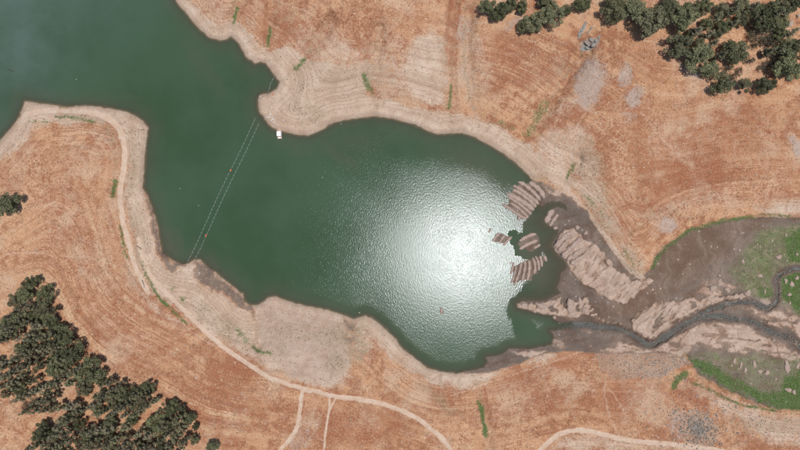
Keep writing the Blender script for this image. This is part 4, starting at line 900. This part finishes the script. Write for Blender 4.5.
def rim_side(x, y):
    d = float(seg_dist(np.array([x]), np.array([y]), FOREST, True)[0])
    return d
kinds = []
for x, y in pts:
    k = 'oak' if rt.random() < .18 else ('scrub' if rt.random() < .12 else 'pine')
    kinds.append(k)
def zone(x, y):
    if y < 345: return 'upper part'
    if y > 438: return 'bottom edge, left half' if x < 95 else 'bottom edge, right half'
    if x < 40: return 'left side'
    if x < 75: return 'left middle'
    if x < 110: return 'middle'
    if x < 145: return 'right middle'
    return 'right end'
by = {}
for (x, y), k in zip(pts, kinds): by.setdefault((k, zone(x, y)), []).append((x, y))
ORD = ['first', 'second', 'third', 'fourth', 'fifth', 'sixth', 'seventh', 'eighth', 'ninth', 'tenth', 'eleventh', 'twelfth', 'thirteenth', 'fourteenth', 'fifteenth', 'sixteenth', 'seventeenth', 'eighteenth', 'nineteenth', 'twentieth', 'twenty-first', 'twenty-second', 'twenty-third', 'twenty-fourth', 'twenty-fifth']
KN = {'pine': 'slender grey-green pine', 'oak': 'small rounded oak', 'scrub': 'thin brownish scrub'}
for (k, zn), L in sorted(by.items()):
    L.sort(key=lambda p: p[0] if zn.startswith('bottom') else p[1])
    for i, (x, y) in enumerate(L):
        o_ = ORD[min(i, 24)] + (' from left' if zn.startswith('bottom') else ' from top')
        lb = f'{KN[k]} of lower left grove, {zn}, {o_}' if len(L) > 1 else f'only {KN[k]} of lower left grove, {zn}'
        tree(k, x, y, {'pine': rt.uniform(4, 5.8), 'oak': rt.uniform(5, 7), 'scrub': rt.uniform(4, 6)}[k], lb, g3, ht=rt.uniform(11, 19) if k == 'pine' else None)

# ------------------------------------------------------------------ rocks
def rock_material(name, c1, c2):
    m, t, out = new_mat(name); N = NT(t); pos = N.n('NewGeometry').outputs['Position']; rnd = N.n('NewGeometry').outputs['Random Per Island']
    n = N.noise(pos, 1.5, 4, .65); c = N.mix(N.math('ADD', N.math('MULTIPLY', n, .4), N.math('MULTIPLY', rnd, .6)), c1, c2)
    t.links.new(N.principled(c, .85, N.bump(n, .7, .15), .25), out.inputs[0]); return m
ROCK = rock_material('grey_rock', A(98, 82, 70), A(206, 192, 178)); PALEROCK = rock_material('pale_stone', A(150, 126, 106), A(226, 208, 192)); DARKROCK = rock_material('dark_rock', A(78, 70, 64), A(178, 168, 154))
ICO = None
def ico():
    t = (1 + 5 ** .5) / 2
    v = np.array([(-1, t, 0), (1, t, 0), (-1, -t, 0), (1, -t, 0), (0, -1, t), (0, 1, t), (0, -1, -t), (0, 1, -t), (t, 0, -1), (t, 0, 1), (-t, 0, -1), (-t, 0, 1)]) / math.sqrt(1 + t * t)
    f = np.array([(0, 11, 5), (0, 5, 1), (0, 1, 7), (0, 7, 10), (0, 10, 11), (1, 5, 9), (5, 11, 4), (11, 10, 2), (10, 7, 6), (7, 1, 8), (3, 9, 4), (3, 4, 2), (3, 2, 6), (3, 6, 8), (3, 8, 9), (4, 9, 5), (2, 4, 11), (6, 2, 10), (8, 6, 7), (9, 8, 1)])
    return v, f
IV, IF = ico()
def stones(name, spots, mat, label, cat, seed):
    r = np.random.default_rng(seed); V_ = []; F_ = []
    for i, (x, y, s) in enumerate(spots):
        v = IV * r.uniform(.7, 1.3, (12, 1)) * np.array([1, r.uniform(.6, 1), r.uniform(.5, .8)]) * s
        a = r.uniform(0, 6.28); c, q = math.cos(a), math.sin(a); v = np.stack([v[:, 0] * c - v[:, 1] * q, v[:, 0] * q + v[:, 1] * c, v[:, 2]], 1)
        V_.append(v + np.array(G(x, y, s * .2))); F_.append(IF + 12 * i)
    me = mesh_np(name, np.concatenate(V_), np.concatenate(F_), False)
    return tag(link(name, me, mat), label, cat, kind='stuff')
r = np.random.default_rng(3); sp = []
while len(sp) < 1500:
    x, y = r.uniform(0, 800), r.uniform(0, 450)
    if samp(dl, x, y) < 3 or samp(mud, x, y) > .5: continue
    if fbm(np.array([x]), np.array([y]), 40, 95)[0] < .42: continue
    sp.append((x, y, .10 + .34 * r.random() ** 5))
stones('scattered_stones', sp, PALEROCK, 'small pale stones scattered over the dry slopes', 'stones', 1)
sp = []
while len(sp) < 520:
    x, y = r.uniform(592, 694), r.uniform(350, 384)
    g = samp(gravel, x, y) * (0.15 + .85 * ((x - 592) / 90) ** 2)
    if r.random() < g and samp(du, x, y) > 1: sp.append((x, y, .14 + .34 * r.random() ** 2))
stones('rubble_stones', sp, ROCK, 'grey rubble strewn on the bench above the stream', 'rubble', 2)
sp = []
while len(sp) < 900:
    a = r.uniform(0, 6.28); q = abs(r.normal()) * .55; x, y = 699 + 20 * q * math.cos(a) + 5 * q * math.sin(a), 429 + 22 * q * math.sin(a)
    sp.append((x, y, .16 + .40 * r.random() ** 2))
stones('rock_pile', sp, DARKROCK, 'dark jumbled rock pile on the lower right slope', 'rock pile', 3)
sp = []
while len(sp) < 420:
    x, y = r.uniform(640, 770), r.uniform(392, 448)
    d = math.hypot((x - 700) / 40, (y - 425) / 26)
    if r.random() < math.exp(-d * 1.3): sp.append((x, y, .18 + .45 * r.random() ** 3))
stones('loose_rocks', sp, ROCK, 'loose grey rocks spilled around the dark rock pile', 'rocks', 4)
sp = []
for pts_, w in STREAM:
    p = smooth_path(pts_, 3)
    for i in range(150):
        j = r.integers(0, len(p) - 1); t = r.random(); x = p[j][0] + t * (p[j + 1][0] - p[j][0]); y = p[j][1] + t * (p[j + 1][1] - p[j][1])
        sp.append((x + r.normal() * w * .32, y + r.normal() * w * .32, .15 + .45 * r.random() ** 2))
sp = [s for s in sp if s[0] < 815]
stones('stream_stones', sp, rock_material('wet_stone', A(76, 68, 58), A(150, 138, 122)), 'dark wet stones along the stream bed', 'stones', 5)
def outcrop(label, slabs):
    e = empty('rock_outcrop', G(*slabs[0][:2])); tag(e, label, 'outcrop', 'slate outcrops on the upper hillside'); k = 0
    V_ = []
    for x, y, l, w, a in slabs:
        rr_ = np.random.default_rng(int(x * 7 + y)); v = IV * rr_.uniform(.85, 1.15, (12, 1)) * np.array([l * S / 2 * 1.15, w * S / 2 * 1.15, .28]); c, q = math.cos(math.radians(a)), math.sin(math.radians(a))
        v = np.stack([v[:, 0] * c - v[:, 1] * q, v[:, 0] * q + v[:, 1] * c, v[:, 2]], 1)
        o = link('slab', mesh_np('slab', v, IF, False), SLATE, e); g = G(x, y, .1); o.location = tuple(g[i] - e.location[i] for i in range(3))
SLATE = rock_material('slate', A(112, 108, 102), A(172, 166, 156))
outcrop('narrow blue-grey slate outcrop on the upper hillside', [(584.5, 25, 6, 2.6, 65), (582.5, 29, 6, 3, 62), (580, 33.5, 6, 3.4, 65), (578.8, 37, 4, 2.6, 60), (585.8, 23, 3, 2, 50)])
outcrop('small slate outcrop right of the narrow one', [(591.5, 28, 4, 1.6, 60), (588.5, 31.5, 4, 1.6, 55)])
outcrop('broad blue-grey slate outcrop below the narrow one', [(581, 48.5, 8, 4, -10), (585, 46, 9, 4, -30), (588, 43.5, 9, 3.4, -40), (590, 47, 9, 4, 10), (595, 44, 9, 4, 30), (597.5, 40, 6, 3.4, 50), (592, 40, 6, 3, -30), (586, 50, 9, 3, 5), (599.5, 37, 4, 2.4, 55)])
def boulder(name, px, py, lx, ly, hz, a, mat, label, cat, seed):
    rr_ = np.random.default_rng(seed); v = IV * rr_.uniform(.8, 1.15, (12, 1)) * np.array([lx * S / 2 * 1.1, ly * S / 2 * 1.1, hz]); c, q = math.cos(math.radians(a)), math.sin(math.radians(a))
    v = np.stack([v[:, 0] * c - v[:, 1] * q, v[:, 0] * q + v[:, 1] * c, v[:, 2]], 1)
    z = max(float(samp(Z, px, py)), -.3)
    o = link(name, mesh_np(name, v, IF, False), mat); o.location = P(px, py, z + hz * .3); 
    sm = o.modifiers.new('round', 'SUBSURF'); sm.levels = 1; sm.render_levels = 1
    return tag(o, label, cat)
# the stranded block in the lake stands on a stump that reaches the bed
bm_ = MB(); c0 = P(441.3, 310.5, 0); zb = float(samp(Z, 441.3, 310.5))
bm_.tube([(.9, -1.6, zb - .2), (.5, -.8, -.4), (0, 0, .35), (-.05, .1, .5)], [1.6, 1.1, .8, .5], 9)
e = empty('stranded_boulder', (c0[0], c0[1], 0)); tag(e, 'pale block standing alone in the open lake below the sun glint', 'boulder')
bm_.build('base', DARKROCK, e, True)
v = IV * np.array([.75, 1.9, .55]) * np.random.default_rng(2).uniform(.85, 1.15, (12, 1)); o = link('top', mesh_np('top', v, IF, False), CLAY, e); o.location = (0, 0, .6); o.rotation_euler = (0, 0, .15)
boulder('boulder', 260.5, 97, 4.4, 4.2, 1.1, 20, PALEROCK, 'pale boulder at the left corner of the beach point', 'boulder', 1)
boulder('boulder', 263.5, 95.8, 2.4, 2.2, .6, 60, PALEROCK, 'small stone right beside the corner boulder of the beach point', 'boulder', 9)
boulder('boulder', 359.5, 312.6, 2.4, 1.8, .5, 20, PALEROCK, 'small pale rock in the water off the southern point', 'boulder', 3)
boulder('boulder', 676, 411, 3.4, 2.6, .7, 20, ROCK, 'large grey boulder left above the dark rock pile', 'boulder', 4)
boulder('boulder', 790, 24, 5, 8, 1.4, -30, PALEROCK, 'pale rock among the oaks of the upper right corner', 'boulder', 5)
boulder('boulder', 798, 16, 4, 4, 1.2, 10, PALEROCK, 'pale rock at the right edge near the top corner', 'boulder', 6)
boulder('boulder', 780, 17, 3.4, 3.4, 1, 0, PALEROCK, 'smaller pale rock left of the corner rocks', 'boulder', 7)
boulder('boulder', 486.6, 279.8, 1.6, 1.4, .4, 0, DARKROCK, 'tiny dark rock inside the bright sun glint', 'boulder', 8)

# ------------------------------------------------------------------ driftwood
def wood_material():
    m, t, out = new_mat('dead_wood'); N = NT(t); pos = N.n('TexCoord').outputs['Object']; n = N.noise(pos, 3, 3)
    t.links.new(N.principled(N.mix(n, (.035, .03, .026, 1), (.11, .095, .08, 1)), .9, N.bump(n, .5, .05), .1), out.inputs[0]); return m
WOOD = wood_material(); GREYWOOD = bark_material()
def branch(label, pts_, rad, forks=(), mat=WOOD, float_=False):
    b = MB(); g = [Vector(P(x, y, 0.05) if float_ else G(x, y, rad * .8)) for x, y in pts_]; c = g[0].copy()
    b.tube([p - c for p in g], [rad * (1 - .6 * i / (len(g) - 1)) for i in range(len(g))], 6)
    for fp in forks:
        q = [Vector(P(x, y, .05) if float_ else G(x, y, rad)) - c for x, y in fp]; b.tube(q, [rad * .6, rad * .25] if len(q) == 2 else rad * .45, 5)
    o = b.build('driftwood', mat, None, True); o.location = c
    return tag(o, label, 'driftwood')
branch('dark curved branch lying on the bright green meadow', [(700, 367), (702, 369.5), (706, 370.5)], .22, [[(702, 369.5), (701, 367)]])
branch('dark log floating in the upper left water', [(8.5, 69.3), (11.5, 70.6), (15, 71.6)], .28, float_=True)
branch('branched driftwood on the pale shore below the road', [(137.5, 246), (140, 248), (143, 249.5)], .16, [[(140, 248), (141.5, 246.5)], [(140, 248), (140, 250)]])
branch('forked driftwood near the tip of the left peninsula', [(138, 129.5), (141.5, 130), (145.5, 129.5)], .14, [[(143, 129.8), (145, 131.5)], [(142, 130), (144, 128)]])
branch('driftwood stick beside the green roadside line', [(142, 280), (143.5, 284), (144.5, 288)], .16)
branch('long grey fallen branch below the lower right grove corner', [(628, 30), (627.5, 27), (631, 23.5), (634, 21.5)], .18, [[(628, 29), (631, 33)]], GREYWOOD)
branch('long grey fallen log left of the round grove oak', [(656, 44), (662, 45.5), (668, 47.5)], .2, [[(666, 47), (669, 46)]], GREYWOOD)
branch('thin dark stick on the dull green flat', [(735, 374.4), (740, 374.6)], .16)
branch('dark snag on the sand beside the stream fork', [(764, 319.5), (767, 321), (769.5, 320.5)], .2, [[(767, 321), (768, 323)]])

# ------------------------------------------------------------------ pontoon, mooring cables, floats
def paint(name, col, rough=.5, n_amt=.15):
    m, t, out = new_mat(name); N = NT(t); pos = N.n('TexCoord').outputs['Object']; n = N.noise(pos, 3, 4, .6)
    c = N.mix(N.math('MULTIPLY', n, n_amt * 2), col, (col[0] * .6, col[1] * .58, col[2] * .55, 1)); t.links.new(N.principled(c, rough, N.bump(n, .15, .02)), out.inputs[0]); return m
WHITE = paint('white_canopy', (.78, .79, .80, 1)); DECK = paint('tan_deck', (.42, .27, .19, 1), .8); METAL = paint('aluminium', (.55, .56, .57, 1), .35); ORANGE = paint('orange_float', (.70, .16, .06, 1), .5); DARK = paint('dark_motor', (.05, .05, .055, 1), .4); CREAM = paint('pale_float', (.75, .74, .68, 1), .5)
cx, cy, _ = P(279.8, 134.2, 0)
bt = empty('pontoon_boat', (cx, cy, 0), math.radians(2)); tag(bt, 'small pontoon boat with a white canopy moored at the beach point', 'boat')
for sx in (-.75, .75): MB().tube([(sx, -2.5, .12), (sx, -2.3, .12), (sx, 2.1, .12), (sx, 2.5, .30)], [.12, .26, .26, .08], 10).build('float', METAL, bt, True)
MB().box((0, 0, .45), (2.1, 4.8, .12)).build('deck', DECK, bt)
MB().box((0, -.1, 2.25), (2.05, 2.3, .07)).box((0, -.1, 2.31), (1.3, 2.0, .06)).build('canopy', WHITE, bt)
for sx in (-.92, .92):
    for sy in (-1.3, 1.1): MB().tube([(sx, sy, .5), (sx, sy, 2.23)], .035, 6).build('post', METAL, bt)
for sx in (-1, 1): MB().tube([(sx, -2.2, .5), (sx, -2.2, 1.1), (sx, 2.1, 1.1), (sx, 2.1, .5)], .025, 5).build('rail', METAL, bt)
MB().box((0, -1.85, .72), (1.3, .5, .42)).box((0, -2.1, 1.0), (1.3, .12, .5)).build('bench', WHITE, bt)
mo = MB().box((0, -2.62, .75), (.36, .42, .5)).build('motor', DARK, bt); MB().box((0, -2.62, .25), (.12, .18, .7)).build('shaft', DARK, mo)
MB().box((0, 2.75, .42), (.7, 1.1, .06)).build('gangplank', DECK, bt)
ROPE = paint('rope', (.26, .27, .26, 1), .8)
def cable(label, a, b, n):
    g0 = Vector(G(*a, .1)); g1_ = Vector(G(*b, .1)); c = g0.copy(); pts_ = []
    for i in range(n + 1):
        t = i / n; p = g0.lerp(g1_, t); 
        w = min(1, min(t, 1 - t) * 12); p.z = p.z * (1 - w) + .08 * w
        p.x += .25 * math.sin(t * 9) * w; pts_.append(p - c)
    e = empty('float_line', c); tag(e, label, 'float line', 'float lines across the narrows')
    MB().tube(pts_, .055, 5).build('rope', ROPE, e)
    L = (g1_ - g0).length; k = int(L / 2.1)
    fm = None
    for i in range(1, k):
        t = i / k * n; j = int(t); p = pts_[j].lerp(pts_[min(j + 1, n)], t - j)
        if fm is None: o = MB().tube([(-.28, 0, 0), (-.18, 0, 0), (.18, 0, 0), (.28, 0, 0)], [.03, .06, .06, .03], 6).build('float', CREAM, e, True); fm = o.data
        else: o = link('float', fm, None, e)
        o.location = p; o.rotation_euler = (0, 0, math.atan2((g1_ - g0).y, (g1_ - g0).x))
cable('left one of the two pale float lines crossing the narrows', (258, 112.5), (186.5, 264), 60)
cable('right one of the two pale float lines crossing the narrows', (261.5, 117.5), (192, 264.5), 60)
cable('short float line across the little cove above the beach point', (267.5, 92.5), (274.5, 75), 12)
def buoy(px, py, r_, label, mat, ground=False, cat='buoy', name='buoy'):
    g = G(px, py, r_ * .7) if ground else P(px, py, r_ * .3); e = empty(name, g); tag(e, label, cat)
    v = [];  MB().tube([(0, 0, -r_), (0, 0, -r_ * .7), (0, 0, 0), (0, 0, r_ * .7), (0, 0, r_)], [r_ * .3, r_ * .75, r_, r_ * .75, r_ * .3], 10).build('ball', mat, e, True)
    MB().tube([(0, 0, r_), (0, 0, r_ * 1.5)], r_ * .15, 6).build('lifting_eye', METAL, e)
buoy(230.7, 170.3, .5, 'orange buoy on the upper stretch of the left float line', ORANGE); buoy(206, 235.5, .5, 'orange buoy near the lower end of the right float line', ORANGE)
buoy(198.5, 205.5, .17, 'tiny white float in open water left of the float lines', CREAM); buoy(180, 188.5, .17, 'tiny white float off the left peninsula shore', CREAM); buoy(322.5, 177.3, .17, 'tiny white float in open water right of the pontoon boat', CREAM); buoy(341, 124, .17, 'tiny white float close to the northern shore', CREAM); buoy(76.3, 79.5, .17, 'tiny white float in the upper left water', CREAM)
buoy(272.5, 94, .45, 'orange float lying on the beach by the corner boulder', ORANGE, True); buoy(173.8, 304.5, .35, 'orange float beside the shore road', ORANGE, True)
for i, (x, y, w_) in enumerate(((270.3, 114.3, 'topmost'), (267.2, 117.3, 'leftmost'), (269.4, 117.3, 'second from left'), (271.6, 120.4, 'third from left'), (273.2, 119.4, 'fourth from left'), (274.3, 122.5, 'lowest'), (283.4, 120.5, 'solitary right'))):
    g = G(x, y, .12); e = empty('beach_crate', g); tag(e, f'tiny pale blue crate on the beach point, {w_} of the scatter', 'crate', 'crates on the beach point')
    MB().box((0, 0, .14), (.42, .36, .3), i).build('box', paint('blue_plastic', (.55, .66, .74, 1)) if i == 0 else bpy.data.materials['blue_plastic'], e); MB().box((0, 0, .34), (.45, .39, .05), i).build('lid', bpy.data.materials['blue_plastic'], e)
